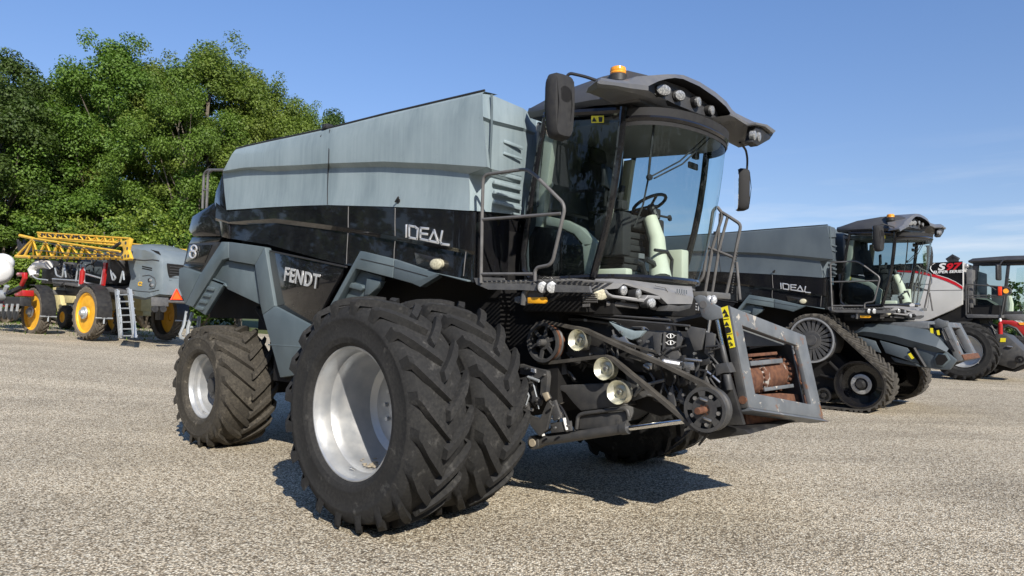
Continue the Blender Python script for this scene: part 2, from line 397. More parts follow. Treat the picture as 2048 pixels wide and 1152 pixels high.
d3 = [c3[3], fpt(1066, 372, .19), fpt(1066, 402, .19), fpt(1065, 438, .19)]
fr.loft([d0, d1, d2, d3]); keep(fr.build('tank_front_panel', 'tank_grey', main, 0, 25))
rb = MB()
for q in (((1007, 279), (1044, 293), (1044, 300), (1006, 286)), ((1006, 303), (1043, 316), (1043, 321), (1005, 309))): rb.prism(sv.x(FX + .025, *q), (.02, 0, 0))
for k in range(4):
    y0 = 341 + k * 19.5
    rb.prism(sv.x(FX - .02, (985 + k * .3, y0), (1039, y0 + 14), (1039, y0 + 22), (984.5 + k * .3, y0 + 8)), (.035, 0, 0))
keep(rb.pieces('tank_front_rib', 'tank_grey', main, .01))
cable = MB().tube(sv.x(.44, (983, 189), (984, 215), (983, 262), (981, 300), (980, 335)), .012, 6); keep(cable.build('front_cable', 'fender_grey', main))
# --- black side panel
cols = 9
sp = MB()
ra = Y(SY - .004, (432, 405), (456, 423), (540, 416), (640, 411), (697, 412), (790, 415), (870, 419), (905, 421), (941, 424))
rb_ = Y(SY - .0, (431, 436), (457, 444), (549, 437), (640, 448), (697, 456.5), (790, 473), (870, 488), (905, 495), (935, 501))
rc_ = Y(SY + .045, (431, 441), (457, 451), (552, 446), (640, 457), (697, 465), (790, 481), (870, 495.5), (905, 502), (935, 508))
rd = Y(SY + .03, (443, 474), (459, 477), (536, 489), (640, 517), (697, 530), (722, 502), (790, 519), (870, 546), (934, 560))
# fill between shelf and fender: remap lower columns
rd2 = Y(SY + .03, (443, 474), (459, 477), (536, 489), (640, 518), (697, 531), (788, 540), (868, 552), (905, 556), (934, 560))
sp.loft([ra, rb_, rc_, rd2])
cz = sv.on(975, 430, 'x', .30); 
e0 = [ra[-1], rb_[-1], rc_[-1], rd2[-1]]
e1 = [sv.on(952, 424, 'x', .33), sv.on(950, 503, 'x', .33), sv.on(949, 510, 'x', .33), sv.on(947, 566, 'x', .33)]
e2 = [sv.on(1040, 436, 'x', .22), sv.on(1040, 510, 'x', .22), sv.on(1040, 518, 'x', .22), sv.on(1038, 572, 'x', .22)]
sp.loft([e0, e1, e2]); side = keep(sp.build('side_panel', 'gloss_black', main, 0, 25))
ls = MB()
for a in (((790.5, 416), (790, 446), (790.3, 472)), ((790.3, 482), (788.5, 500), (788, 518)), ((697, 413), (696.5, 435), (696.5, 455)), ((696, 466), (694, 500), (693, 528)), ((932, 503), (929, 530), (927, 552))):
    ls.tube(Y(SY + .024 if a[0][1] > 460 and a[0][1] < 500 else SY - .004, *a), .006, 4)
keep(ls.pieces('panel_seam', 'rail_grey', side))
# IDEAL lettering built from strokes
bd = MB(); yb = SY - .003
def stroke(pts, w=.025):
    P = Y(yb, *pts)
    for i in range(len(P) - 1):
        a, q = P[i], P[i + 1]; d = (q - a).normalized(); n = Vector((-d.z, 0, d.x)) * w / 2; e = d * w * .45
        bd.prism([a - e - n, a - e + n, q + e + n, q + e - n], (0, -.009, 0))
stroke(((813, 451), (813, 473.5))); stroke(((819, 451.5), (819, 475), (834.5, 478), (836, 458), (831, 454), (819, 451.5)))
stroke(((857, 457.5), (842, 456), (841, 478), (877, 485.5))); stroke(((842, 467), (855, 468.5)))
stroke(((859, 481), (869, 461), (876, 484))); stroke(((885, 463), (881, 484), (884, 488), (898, 490)))
keep(bd.build('badge_lettering', 'chrome_badge', side, .004))
# side lamp and its wedge
lp = MB().prism(Y(SY + .03, (829, 505), (858, 512), (880, 516), (883, 540), (862, 539), (833, 530)), (0, .04, 0)); keep(lp.build('lamp_recess', 'satin_black', side, .004))
wd = MB(); a = Y(SY + .026, (829, 505), (860, 533), (833, 530)); q = sv.on(857, 520, 'y', SY - .03); wd.add(a + [q], [(0, 1, 3), (1, 2, 3), (2, 0, 3), (0, 2, 1)]); keep(wd.build('lamp_wedge', 'gloss_black', side, 0, 10))
c = sv.on(871.3, 528.3, 'y', SY - .03); lm = MB().disc(c, .073, (.25, -1, -.1), .06, 24, .055, dome=.014); keep(lm.build('side_lamp', 'lens_warm', side))
# rear hood, number panel
hood = MB()
hood.prism(Y(SY + .06, (377, 460), (384, 433), (428, 405), (436, 412), (441, 472), (386, 473)), (0, 2.95, 0))
hood.prism(Y(SY + .02, (428, 405), (431, 383), (444, 350), (453, 420), (458, 442), (459, 478), (443, 474), (436, 430)), (0, 3.0, 0))
hood.prism(Y(SY + .09, (384, 474), (442, 474), (437, 484), (426, 489), (377, 488)), (0, 2.9, 0))
keep(hood.build('rear_hood', 'gloss_black', main, .015))
npn = MB().prism(Y(SY + .07, (377, 487), (436, 484), (442, 485), (401, 549), (366, 534)), (0, 2.8, 0)); npn = keep(npn.build('rear_quarter_panel', 'satin_black', main, .006))
nb = MB().prism(Y(SY + .06, (379, 490), (424, 489.5), (409, 526), (371, 524)), (0, .03, 0)); keep(nb.build('number_panel', 'gloss_black', npn, .006))
nb = MB().prism(Y(SY + .06, (370, 528), (407, 530), (398, 543), (367, 532)), (0, .03, 0)); keep(nb.build('rear_corner_lens', 'gloss_black', npn, .004))
ei = MB()
for cx, cy, rx, ry in ((388, 497, 5.5, 6.5), (385.5, 508.5, 6, 7.5)):
    ei.tube(Y(SY + .04, *[(cx + rx * math.cos(t * .524 ), cy + ry * math.sin(t * .524)) for t in range(13)]), .013, 6)
keep(ei.build('number_lettering', 'chrome_badge', npn))
# brand panel
br = plate('brand_panel', [(538, 501), (600, 514), (690, 533), (664, 580), (624, 655), (549, 613)], SY + .015, .05, 'gloss_black', main, .006); keep(br)
eg = MB()
for px in (((538, 500), (691, 532), (691, 535.5), (539, 503.5)),): eg.prism(Y(SY + .0, *px), (0, .03, 0))
keep(eg.build('panel_trim', 'satin_black', br, .003))
o = Y(SY - .005, (602.5, 557))[0]; r_ = Y(SY - .005, (640, 566))[0] - Y(SY - .005, (564, 548))[0]; u_ = Y(SY - .005, (601, 545))[0] - Y(SY - .005, (603, 570))[0]
keep(text_mesh('brand_lettering', 'FENDT', r_.length / 3.55, o, r_, u_, .012, 'chrome_badge', br, bold=.02, sx=.98, gap=1.12))
# --- fenders
multi_b = SY - .03
rf = multi('rear_fender', [
 ([(442.7, 483.5), (457, 484), (457, 516), (444, 519.6), (385, 614), (370.5, 608.7), (401, 547)], multi_b, .1),
 ([(457.4, 484), (529, 494.3), (509, 529.7), (457.4, 521)], multi_b, .1),
 ([(529.2, 494.5), (548.7, 612), (525, 629), (520.5, 610), (509.2, 529.9)], multi_b, .1),
 ([(548.7, 612.4), (621, 651), (650, 657), (628, 745), (592, 750), (560, 755), (545, 700), (525.2, 629.4)], multi_b, .14),
 ([(358, 537), (366, 534.4), (400.6, 547), (370.2, 608.5), (357, 574)], multi_b + .015, .1),
 ([(443.8, 520), (457, 522), (508, 530), (520, 609), (454, 578), (449, 566), (421, 554)], SY + .035, .06),
 ([(420, 556), (449, 566), (441.5, 578.3), (410, 630), (384, 614)], SY + .01, .06)], 'fender_grey'); keep(rf)
lv = MB()
for k in range(4): lv.prism(Y(SY - .015, *[(x - k * 7.2, y_ + k * 13) for x, y_ in ((415, 572), (428, 576), (426, 582), (411, 579))]), (0, .03, 0))
lv.prism(Y(SY + .01, (420, 554), (449, 566), (452, 573), (417, 560)), (0, .04, 0))
lv.prism(Y(SY - .034, (535, 688), (620, 693), (620, 696), (536, 691)), (0, .02, 0))
keep(lv.pieces('fender_rib', 'fender_grey', rf, .006))
ff = multi('front_fender', [
 ([(720, 502), (787, 518.6), (785, 556), (711, 537), (669, 612), (646, 636)], multi_b, .09),
 ([(788.3, 519), (869, 546), (934, 560), (934, 563.5), (879, 550), (840, 574), (824.4, 567), (786.6, 556.5)], multi_b, .09),
 ([(711, 538), (764, 553), (758, 575), (738, 600), (700, 612), (668, 614)], SY + .07, .06)], 'fender_grey'); keep(ff)
gr = MB(); gr.prism(Y(multi_b - .003, (721, 517), (786, 532), (786, 533.6), (721, 518.6)), (0, .02, 0)); gr.prism(Y(multi_b - .003, (789, 534), (856, 552), (855, 553.4), (789, 535.6)), (0, .02, 0)); keep(gr.pieces('fender_groove', 'satin_black', ff))
st = MB()
for px in ([(697, 564), (722, 570), (726, 576), (722, 582), (692, 574)], [(678, 596), (700, 600), (708, 606), (700, 614), (670, 610)], [(733, 556), (762, 562), (755, 575), (738, 590), (728, 590)]): st.prism(Y(SY + .02, *px), (0, .08, 0))
keep(st.pieces('fender_step', 'fender_grey', ff, .012))
# --- dark under-body
ch = MB()
zt = 2.2
ch.bx(-4.3, .25, -1.05, 1.15, 1.0, 2.75); ch.bx(.25, .9, -.9, .9, 1.0, 2.1); ch.bx(-5.9, -4.3, -1.2, 1.2, 1.75, 2.85); ch.bx(-4.6, .15, -1.38, 1.38, 2.25, 2.9)
ch.bx(-4.75, -4.45, -1.0, 1.0, .65, .95); ch.bx(-.15, .15, -1.3, 1.3, .75, 1.2)
ch.tube([(-4.3, -1.25, 1.9), (-3.3, -1.3, 1.2)], .05); ch.tube([(-4.7, -1.2, 2.1), (-4.0, -1.3, 2.0), (-3.4, -1.3, 1.5)], .03); ch.bx(-4.2, -3.7, -1.3, -1.1, 1.6, 1.9)
ch.bx(-3.4, -1.0, -1.5, 1.5, .95, 1.4)
keep(ch.build('chassis', 'dark_mass', main))
fs = MB().bx(-6.2, .3, 1.4, 1.55, 2.2, 3.0); fs.prism([(p.x, 1.40, p.z) for p in Y(SY, (442, 484), (529, 494), (549, 612), (640, 652), (620, 745), (560, 755), (520, 610), (410, 630), (357, 574), (360, 536))], (0, .15, 0)); keep(fs.build('far_side_panel', 'fender_grey', main, .01))
# rear rail, ladder
rl = MB()
for dx in (0, 8): rl.tube(round_path(Y(SY + .45, (405 + dx, 417), (408 + dx, 348), (415 + dx, 340), (440 + dx, 340)), .12), .022, 7)
rl.tube(Y(SY + .45, (407, 380), (416, 380)), .018, 6); keep(rl.build('rear_rail', 'rail_grey', main))
bxw = MB().bx(-5.85, -5.7, -1.2, -1.05, 3.35, 3.55); keep(bxw.build('rear_box', 'poly_white', main, .01))
ld = MB()
LX = -6.15
def lx(*p): return sv.x(LX, *p)
ld.tube(lx((373, 622), (368, 650), (360, 668), (362, 676), (380, 682)), .022, 7); ld.tube(lx((385, 625), (376, 655), (374, 690)), .03, 7); ld.tube(lx((398, 632), (396, 660), (392, 690)), .03, 7)
for y_ in (640, 655, 670): ld.tube(lx((378, y_), (398, y_ - 1)), .022, 6)
keep(ld.build('rear_ladder', 'alu', main))
# --- wheels of the front machine
FRONT_DUAL = [(0, .592), (0, .578), (.012, .566), (.05, .556), (.07, .545), (.16, .538), (.19, .52), (.24, .505), (.40, .495), (.43, .485), (.47, .485), (.56, .46), (.60, .40), (.60, .20), (.57, .18), (.57, .001)]
FRONT_IN = [(0, .592), (0, .575), (.05, .55), (.15, .53), (.25, .50), (.28, .40), (.28, .001)]
def wheel(y, x, z, rad, rimr, w, nl, prof, out, material='rubber', lug=.055, lead=.40, bolts=0, br=.2, bz=.5, name='front_wheel', parent=main, spin=0., rimmat='rim_silver'):
    e = empty(name, parent, (x, y, z)); e.rotation_euler = (0, spin, 0)
    t = tyre('tyre', rad, rimr, w, nl, e, material, lug, lead)
    r = rim_mesh('rim', prof, e, rimmat, bolts, br, bz, out); r.location = (0, out * w * .40, 0)
    return e
WZ = .976
w1 = wheel(-2.485, .02, WZ, 1.03, .588, .60, 20, FRONT_DUAL, -1, lug=.058, lead=.36, bolts=10, br=.22, bz=.56, spin=.05)
w2 = wheel(-1.745, .02, WZ, 1.03, .588, .60, 20, FRONT_IN, -1, lug=.058, lead=.36, spin=.16)
for src, yy in ((w2, 1.745), (w1, 2.485)):
    c = copy_tree(src, main); c.location = (.02, yy, WZ); c.rotation_euler = (0, src.rotation_euler.y + .1, 0)
    for k in c.children:
        if k.name.startswith('rim'): k.scale = (1, -1, 1); k.location.y *= -1
REAR = [(0, .452), (0, .438), (.012, .43), (.05, .42), (.06, .41), (.11, .405), (.14, .385), (.25, .375), (.30, .37), (.31, .30), (.31, .16), (.27, .15), (.27, .001)]
w3 = wheel(-1.56, -4.626, .80, .855, .448, .78, 19, REAR, -1, 'rubber_dusty', .05, .52, 8, .14, .28, 'rear_wheel', spin=.1)
for wq_, rr_, yy_ in ((w1, .535, .13), (w3, .40, .10)):       # valve and a little dried mud lying in the dish
    vv = MB(); a_ = R(-97); yv0 = -.60 * .40 if wq_ is w1 else -.78 * .40
    p_ = Vector((rr_ * math.cos(a_), yv0 + yy_, rr_ * math.sin(a_))); vv.tube([p_, p_ + Vector((0, -.05, .03))], .008, 6); vv.build('valve', 'steel', wq_)
mu = MB(); g_ = random.Random(8)
for k in range(26): a_ = R(g_.gauss(-92, 9)); mu.sphere(Vector((.492 * math.cos(a_), -.24 + g_.uniform(.2, .42), .492 * math.sin(a_))), g_.uniform(.006, .02), 6, 0, (1.4, 1.6, .4))
mu.pieces('mud_crumb', 'tan_dirt', w1) if False else tag(mu.build('dried_mud', 'tan_dirt', w1), kind='stuff')
hubb = MB().lathe([(-.11, .001), (-.11, .10), (-.06, .12), (-.06, .19), (.05, .2)], (0, -.09, 0), 'y', 24); hubb.build('hub', 'charcoal', w3)
c = copy_tree(w3, main); c.location = (-4.626, 1.56, .80); c.rotation_euler = (0, 0, math.pi); 
# ------------------------------------------------------------------ cab
def curve_plan(x0, pts): return [(x0 + a, -q) for a, q in pts] + [(x0 + a, q) for a, q in pts[-2::-1]]
GP = [(.47 * math.cos(t * math.pi / 28) ** (2 / 2.2) if t < 14 else 0., .85 * math.sin(t * math.pi / 28) ** (2 / 2.2)) for t in range(14, -1, -1)]
plan0 = curve_plan(1.285, GP); planT = curve_plan(1.60, GP)
def glz(k, z, x0):                                             # windscreen ring at height z
    return [Vector((x, y, z)) for x, y in curve_plan(x0, GP)]
rings = [glz(0, 2.245, 1.285)] + [glz(0, 2.245 + (3.72 - 2.245) * t, 1.285 + .315 * t + .05 * math.sin(math.pi * t)) for t in (.2, .4, .6, .8, 1.0)]
ws = MB().loft(rings); keep(ws.build('windscreen', 'windscreen', main, 0, 80))
YC = .86
def pil(t): return Vector((1.285 + .315 * t + .05 * math.sin(math.pi * t), -.85 - .005, 2.245 + 1.475 * t))
rear_pts = [(.66, 3.86), (.60, 3.6), (.52, 3.2), (.45, 2.8), (.40, 2.5), (.42, 2.33), (.50, 2.25)]
sgl = MB(); fr_ = [pil(t) for t in (1, .8, .6, .4, .2, .05, 0)]
rr_ = [Vector((x, -.875, z)) for x, z in rear_pts]
md = [(a + q) / 2 + Vector((0, -.04, 0)) for a, q in zip(fr_, rr_)]
sgl.loft([fr_, md, rr_]); keep(sgl.build('side_window', 'side_window', main, 0, 80))
keep(MB().loft([mirror_y(fr_), mirror_y(md), mirror_y(rr_)]).build('side_window', 'side_window', main, 0, 80))
pf = MB()
for sg in (1, -1):
    S_ = (lambda L: L) if sg == 1 else mirror_y
    pf.tube(S_([pil(t) + Vector((0, -.012, 0)) for t in (0, .2, .4, .6, .8, 1, 1.08)]), .038, 8)
    pf.tube(S_([Vector((p.x, p.y, p.z)) for p in [Vector((.68, -.87, 3.95))] + rr_]), .032, 8)
    pf.tube(S_([rr_[-1], Vector((.75, -.89, 2.235)), Vector((1.0, -.89, 2.235)), pil(0)]), .03, 8)
    pf.tube(S_([Vector((.66, -.87, 3.90)), Vector((1.1, -.92, 3.86)), pil(1.06)]), .04, 8)
pf.tube(rings[0], .03, 6); pf.tube([p + Vector((.0, 0, .0)) for p in rings[-1]], .03, 6); hb2 = [Vector((x * 1.0 + .012, y * 1.012, 3.655)) for x, y in curve_plan(1.588, GP)]; bnd = MB().loft([hb2, [p + Vector((.03, 0, .16)) for p in hb2]]); keep(bnd.build('windscreen_band', 'seat_black', main))
keep(pf.build('cab_frame', 'gloss_black', main))
fl = MB().prism([(.36, -.84, 2.16), (1.29, -.84, 2.16)] + [(x - .03, y, 2.16) for x, y in plan0[1:-1]] + [(1.29, .84, 2.16), (.36, .84, 2.16)], (0, 0, .06)); keep(fl.build('cab_floor', 'cab_grey', main))
rw = MB(); rw.bx(.36, .42, -.82, .82, 2.22, 3.0); rw.bx(.50, .54, -.82, .82, 3.0, 3.9); keep(rw.build('cab_rear_wall', 'cab_grey', main, .02))
hl = MB().prism([(.5, -.82, 3.80), (1.55, -.82, 3.72)] + [(x - .06, y, 3.72) for x, y in planT[1:-1]] + [(1.55, .82, 3.72), (.5, .82, 3.80)], (0, 0, .06)); keep(hl.build('headliner', 'cab_grey', main))
# inner trims in pale plastic
tr = MB()
a = Y(-.80, (1092, 432), (1130, 440), (1160, 455), (1188, 482), (1193, 487)); q = Y(-.80, (1092, 450), (1120, 455), (1148, 468), (1168, 492), (1166, 494))
tr.strip(a, q, (0, .10, 0)); tr.prism(Y(-.80, (1163, 488), (1193, 486), (1183, 548), (1168, 548)), (0, .06, 0))
for sg in (1, -1): tr.prism([(.47, sg * -.80, 2.6), (.55, sg * -.80, 2.6), (.72, sg * -.80, 3.75), (.60, sg * -.80, 3.75)], (0, sg * .08, 0))
keep(tr.build('cab_trim', 'cream', main, .008))
dp = MB().prism(Y(-.81, (1070, 452), (1120, 457), (1147, 470), (1165, 493), (1168, 548), (1080, 556), (1058, 530), (1056, 480)), (0, .05, 0)); keep(dp.build('door_lower_panel', 'gloss_black', main, .01))
# seat, console, steering column
se = MB(); se.box((.98, .05, 2.88), (.50, .52, .16)); se.box((.74, .05, 3.22), (.14, .50, .72), Matrix.Rotation(R(-10), 3, 'Y')); se.box((.68, .05, 3.66), (.10, .28, .2), Matrix.Rotation(R(-10), 3, 'Y'))
seat = keep(se.build('seat', 'seat_black', main, .05, 50, 3))
sb = MB()
for k in range(6): sb.box((1.0, .05, 2.40 + k * .068), (.34 + .04 * (k % 2), .38 + .04 * (k % 2), .066))
keep(sb.build('seat_suspension', 'seat_black', seat, .015))
for sg in (-1, 1):
    ar = MB().box((1.05, .05 + sg * .34, 3.02), (.44, .12, .10)); ar.box((1.12, .05 + sg * .34, 2.72), (.36, .16, .45)); keep(ar.build('armrest_console', 'seat_black', seat, .02))
mo = MB().box((1.18, -.50, 3.28), (.04, .30, .22), Matrix.Rotation(R(20), 3, 'Z')); mo.tube([(1.12, -.44, 3.0), (1.16, -.48, 3.2)], .02); keep(mo.build('terminal_screen', 'satin_black', main, .01))
rd_ = MB().box((1.10, -.36, 3.12), (.25, .2, .06)); rd_.tube([(1.2, -.3, 3.05), (1.25, -.3, 3.22)], .03); keep(rd_.build('control_lever', 'seat_black', main, .015))
fcv = MB(); fcv.bx(.45, .62, -.75, .75, 2.22, 2.75); fcv.box((.62, .5, 2.5), (.35, .4, .55)); fcv.bx(1.15, 1.5, -.62, -.5, 2.22, 2.34); fcv.box((1.36, .62, 2.42), (.24, .16, .4)); keep(fcv.build('cab_console', 'cream', main, .02))
dsk = MB(); c0_ = sv.on(1318, 556, 'x', 1.55); c1_ = sv.on(1314, 480, 'x', 1.40); c2_ = sv.on(1300, 436, 'x', 1.30)
dsk.tube([c0_ + Vector((.02, 0, -.02)), (c0_ + c1_) / 2, c1_, c2_], [.115, .095, .085, .075], 14); col_ = keep(dsk.build('steering_column', 'cream', main, 0, 60))
sw = MB(); cc = sv.on(1299, 408, 'x', 1.22); nz = Vector((-.45, 0, .9)).normalized(); uu = Vector((0, 1, 0)); vv = nz.cross(uu)
sw.tube([cc + uu * .19 * math.cos(t * .3491) + vv * .19 * math.sin(t * .3491) for t in range(19)], .018, 8)
for t in (0, 2.1, 4.2): sw.tube([cc - nz * .03, cc + uu * .18 * math.cos(t) + vv * .18 * math.sin(t)], .016, 6)
sw.tube([cc - nz * .02, cc - nz * .2], .045, 10); keep(sw.build('steering_wheel', 'satin_black', col_))
sl = MB(); a = sv.on(1312, 430, 'x', 1.32); q = sv.on(1341, 436, 'x', 1.32); sl.tube([a, q], .013, 6); sl.disc(q, .035, (1, 0, .1), .02, 12); keep(sl.build('column_stalk', 'satin_black', col_))
pdl = MB()
for px in (((1272, 522), (1283, 527), (1292, 556)), ((1292, 518), (1306, 526), (1318, 556))): pdl.tube(sv.x(1.52, *px), .028, 7)
pdl.tube(sv.x(1.56, (1310, 500), (1334, 503), (1344, 520), (1342, 556)), .018, 7); keep(pdl.build('pedal', 'satin_black', main))
stk = MB(); o = sv.on(1283, 512, 'x', 1.50); stk.box(o, (.01, .10, .05)); keep(stk.build('cab_sticker', 'cab_grey', main))
wp = MB(); X1 = lambda px, py: sv.wall(px, py, plan0) + Vector((.16, 0, 0))
pz = lambda px, py, x: sv.on(px, py, 'x', x)
wp.tube([pz(1418, 268, 1.92), pz(1360, 322, 1.86), pz(1304, 352, 1.78)], .008, 6); wp.tube([pz(1428, 268, 1.94), pz(1365, 328, 1.88), pz(1308, 357, 1.80)], .008, 6)
wp.tube([pz(1308, 250, 1.80), pz(1300, 320, 1.76), pz(1296, 360, 1.73)], .012, 6); wp.tube([pz(1297, 355, 1.73), pz(1286, 410, 1.68), pz(1268, 455, 1.60)], .009, 6)
wp.disc(pz(1301, 354, 1.78), .03, (1, -.3, .1), .03, 10); keep(wp.build('windscreen_wiper', 'satin_black', main))
ms = MB(); ms.box(sv.on(1386, 332, 'x', 1.6), (.03, .2, .07)); ms.box(sv.on(1391, 311, 'x', 1.62), (.05, .1, .08)); keep(ms.build('interior_mirror', 'satin_black', main, .01))
yw = MB().prism(Y(-.925, (1183, 232), (1208, 231.5), (1208, 245.5), (1183, 246)), (0, -.004, 0)); yw = keep(yw.build('warning_label', 'sticker_yellow', main))
yi = MB(); yi.prism(Y(-.931, (1188, 234.5), (1193.5, 243), (1183.8, 243.5)), (0, -.002, 0)); yi.prism(Y(-.931, (1197, 234), (1205, 234), (1204, 244), (1198, 244)), (0, -.002, 0)); keep(yi.build('warning_symbol', 'ink_black', yw))
yb_ = MB().prism(Y(-.70, (1080, 412), (1097, 432), (1094, 447), (1086, 443)), (0, .06, 0)); keep(yb_.build('yellow_tag', 'sticker_yellow', main, .01))
# --- roof
rf_ = MB()
def rsec(x, zb, zt, hw):
    pts = [(-hw + .04, zb), (-hw, zb + .05), (-hw + .02, zb + .10), (-hw + .15, zt - .06), (-hw * .55, zt - .03), (0, zt + .01)]
    return [Vector((x, y, z)) for y, z in pts] + [Vector((x, -y, z)) for y, z in pts[-2::-1]]
secs = [rsec(.36, 3.98, 4.07, .80), rsec(.42, 3.95, 4.16, .86), rsec(.8, 3.93, 4.245, .91), rsec(1.3, 3.90, 4.275, .94), rsec(1.6, 3.86, 4.27, .95), rsec(1.78, 3.86, 4.20, .90)]
rf_.loft(secs); 
for sc in (secs[0], secs[-1]): rf_.add(sc, [list(range(len(sc)))])
rf_.add([secs[0][0], secs[0][-1], secs[-1][-1], secs[-1][0]], [(0, 1, 2, 3)]); roof = keep(rf_.build('cab_roof', 'roof_dark', main, 0, 50))
un = MB().prism([(1.45, -.84, 3.76), (1.66, -.80, 3.78), (1.76, -.4, 3.79), (1.78, 0, 3.80), (1.78, .4, 3.80), (1.78, .9, 3.80), (1.70, 1.2, 3.80), (1.45, 1.0, 3.76)], (0, 0, .10)); keep(un.build('visor_underside', 'satin_black', roof, .02))
# front visor with wings, measured along its front edge
VP = [(1.95, -2.2), (1.95, -1.75), (1.90, -1.1), (1.90, 0), (1.90, .6), (1.93, 1.2), (1.97, 2.4)]
VR = [(x - .045, y) for x, y in VP]
def WV(pl, *pts): return [sv.wall(px, py, pl) for px, py in pts]
# columns: crest, opening top, opening bottom, lip bottom, underside edge (picture rows)
VC = [((1196, 160), (1195, 164), (1195, 166), (1194.5, 174), (1196, 177)), ((1202, 155), (1201, 160), (1201, 168), (1200, 175), (1204, 178)), ((1231, 160), (1231, 165), (1231, 171), (1231, 178), (1233, 186)), ((1257, 161), (1257, 167), (1257, 176), (1257, 184), (1258, 194)), ((1272, 153), (1273, 168), (1273, 178), (1273, 187.5), (1272, 199)),
 ((1296, 151), (1297, 172), (1297, 181), (1297, 194), (1296, 207)), ((1306, 150.5), (1307, 167), (1305, 186), (1306, 196.5), (1306, 211)), ((1318, 149.5), (1318, 162), (1318, 193.5), (1319, 200.5), (1319, 216)), ((1334, 148.5), (1334, 157.5), (1335, 200.5), (1335, 206), (1335, 222)), ((1350, 148.5), (1350, 155.5), (1352, 209), (1352, 213.5), (1352, 230)), ((1367, 150), (1367, 158), (1372, 217), (1372, 221.5), (1372, 239)), ((1399, 163.5), (1399, 172.5), (1400, 228), (1400, 233), (1398, 248.5)), ((1431, 184), (1431, 194.5), (1424, 235), (1424, 240), (1420, 252)), ((1453, 203), (1452, 213), (1444, 232), (1446, 240), (1440, 249)), ((1464, 219), (1461, 226), (1459, 230), (1462, 241), (1460, 246)),
 ((1472, 226), (1470, 231), (1470, 235), (1472, 244), (1468, 256)), ((1492, 236), (1490, 242), (1490, 248), (1492, 255), (1484, 276)), ((1513, 246), (1511, 251), (1510, 255), (1509, 262), (1502, 290)), ((1534, 249), (1532, 254), (1530, 258), (1529, 264), (1524, 272)), ((1551, 261), (1549, 264), (1547, 266), (1545, 270), (1543, 273))]

col = []
for cr, ot, ob, lb, ue in VC:
    C_, T_, B_, L_, U_ = sv.wall(*cr, VR), sv.wall(*ot, VP), sv.wall(*ob, VP), sv.wall(*lb, VR), sv.wall(*ue, [(x - .16, y) for x, y in VP])
    t = min(1., max(0., (1.75 - abs(C_.y)) / 1.0)); bk = C_ + Vector((-.16 - .28 * t, -C_.y * .06, .02 * t)); ub_ = U_ + Vector((-.12 - .15 * t, 0, -.01))
    col.append((bk, C_, T_, B_, L_, U_, ub_))
vb = MB(); dk = MB()
for i in range(len(col) - 1):
    a, q = col[i], col[i + 1]; op = 5 <= i <= 13
    for k in range(6):
        if k == 2 and op:
            A = [a[2], a[3], q[3], q[2]]; ins = Vector((-.17, 0, 0)); B = [p + ins for p in A]
            dk.loft([[A[0], A[3]], [B[0], B[3]]]); dk.loft([[B[1], B[2]], [A[1], A[2]]]); dk.add(B, [(0, 1, 2, 3)]); continue
        vb.add([a[k], a[k + 1], q[k + 1], q[k]], [(0, 1, 2, 3)])
    vb.add([a[6], a[0], q[0], q[6]], [(0, 1, 2, 3)])
for e in (col[0], col[-1]): vb.add(e, [list(range(7))])
visor = keep(vb.build('light_visor', 'visor_grey', roof, 0, 24)); keep(dk.build('light_housing', 'dark_mass', roof, 0, 30))
for px, py, r1, r2 in ((1328, 179.5, 16.5, 11), (1361, 190.5, 13, 10), (1398.5, 203.8, 11, 11.5), (1425.5, 220.8, 8.5, 11.5)):
    c = sv.on(px, py, 'x', 1.84)
    nrm = Vector((1, -.5 if px < 1340 else -.35 if px < 1380 else .1, -.12))
    ring = MB().disc(c - nrm * .02, .092 if px < 1340 else .083, nrm, .06, 20, (.058 if px < 1340 else .055)); keep(ring.build('work_light_rim', 'satin_black', visor))
    lm = MB().disc(c, .080 if px < 1340 else .064, nrm, .03, 20, (.050 if px < 1340 else .048), dome=.008); keep(lm.build('work_light', 'lens_clear', visor))
for px, py in ((1510, 271), (1519, 274)):
    c = sv.on(px, py, 'x', 2.0); lm = MB().disc(c, .055, (1, .1, -.1), .05, 16, .055, dome=.012); keep(lm.build('work_light', 'lens_clear', visor))
pb = MB(); pc = sv.x(1.99, (1512, 250), (1534, 253), (1549, 264), (1540, 279), (1517, 292), (1505, 284)); pb.prism(pc, (-.10, 0, 0)); keep(pb.build('light_pod', 'satin_black', visor, .012))
ps_ = MB().strip(sv.x(2.03, (1512, 244), (1534, 249), (1552, 262)), sv.x(2.03, (1512, 249), (1530, 253), (1547, 267)), (-.25, 0, 0)); keep(ps_.build('light_pod_hood', 'visor_grey', visor, .005))
# beacon
bc = sv.on(1236, 159, 'y', -.84); bb = MB().lathe([(-.03, .001), (-.03, .092), (.03, .092), (.045, .078), (.045, .001)], bc, 'z', 24); beacon = keep(bb.build('beacon', 'satin_black', main))
bl = MB().lathe([(.04, .072), (.055, .078), (.068, .074), (.08, .078), (.095, .074), (.108, .073), (.118, .055), (.122, .001)], bc, 'z', 24); keep(bl.build('beacon_lens', 'amber', beacon))
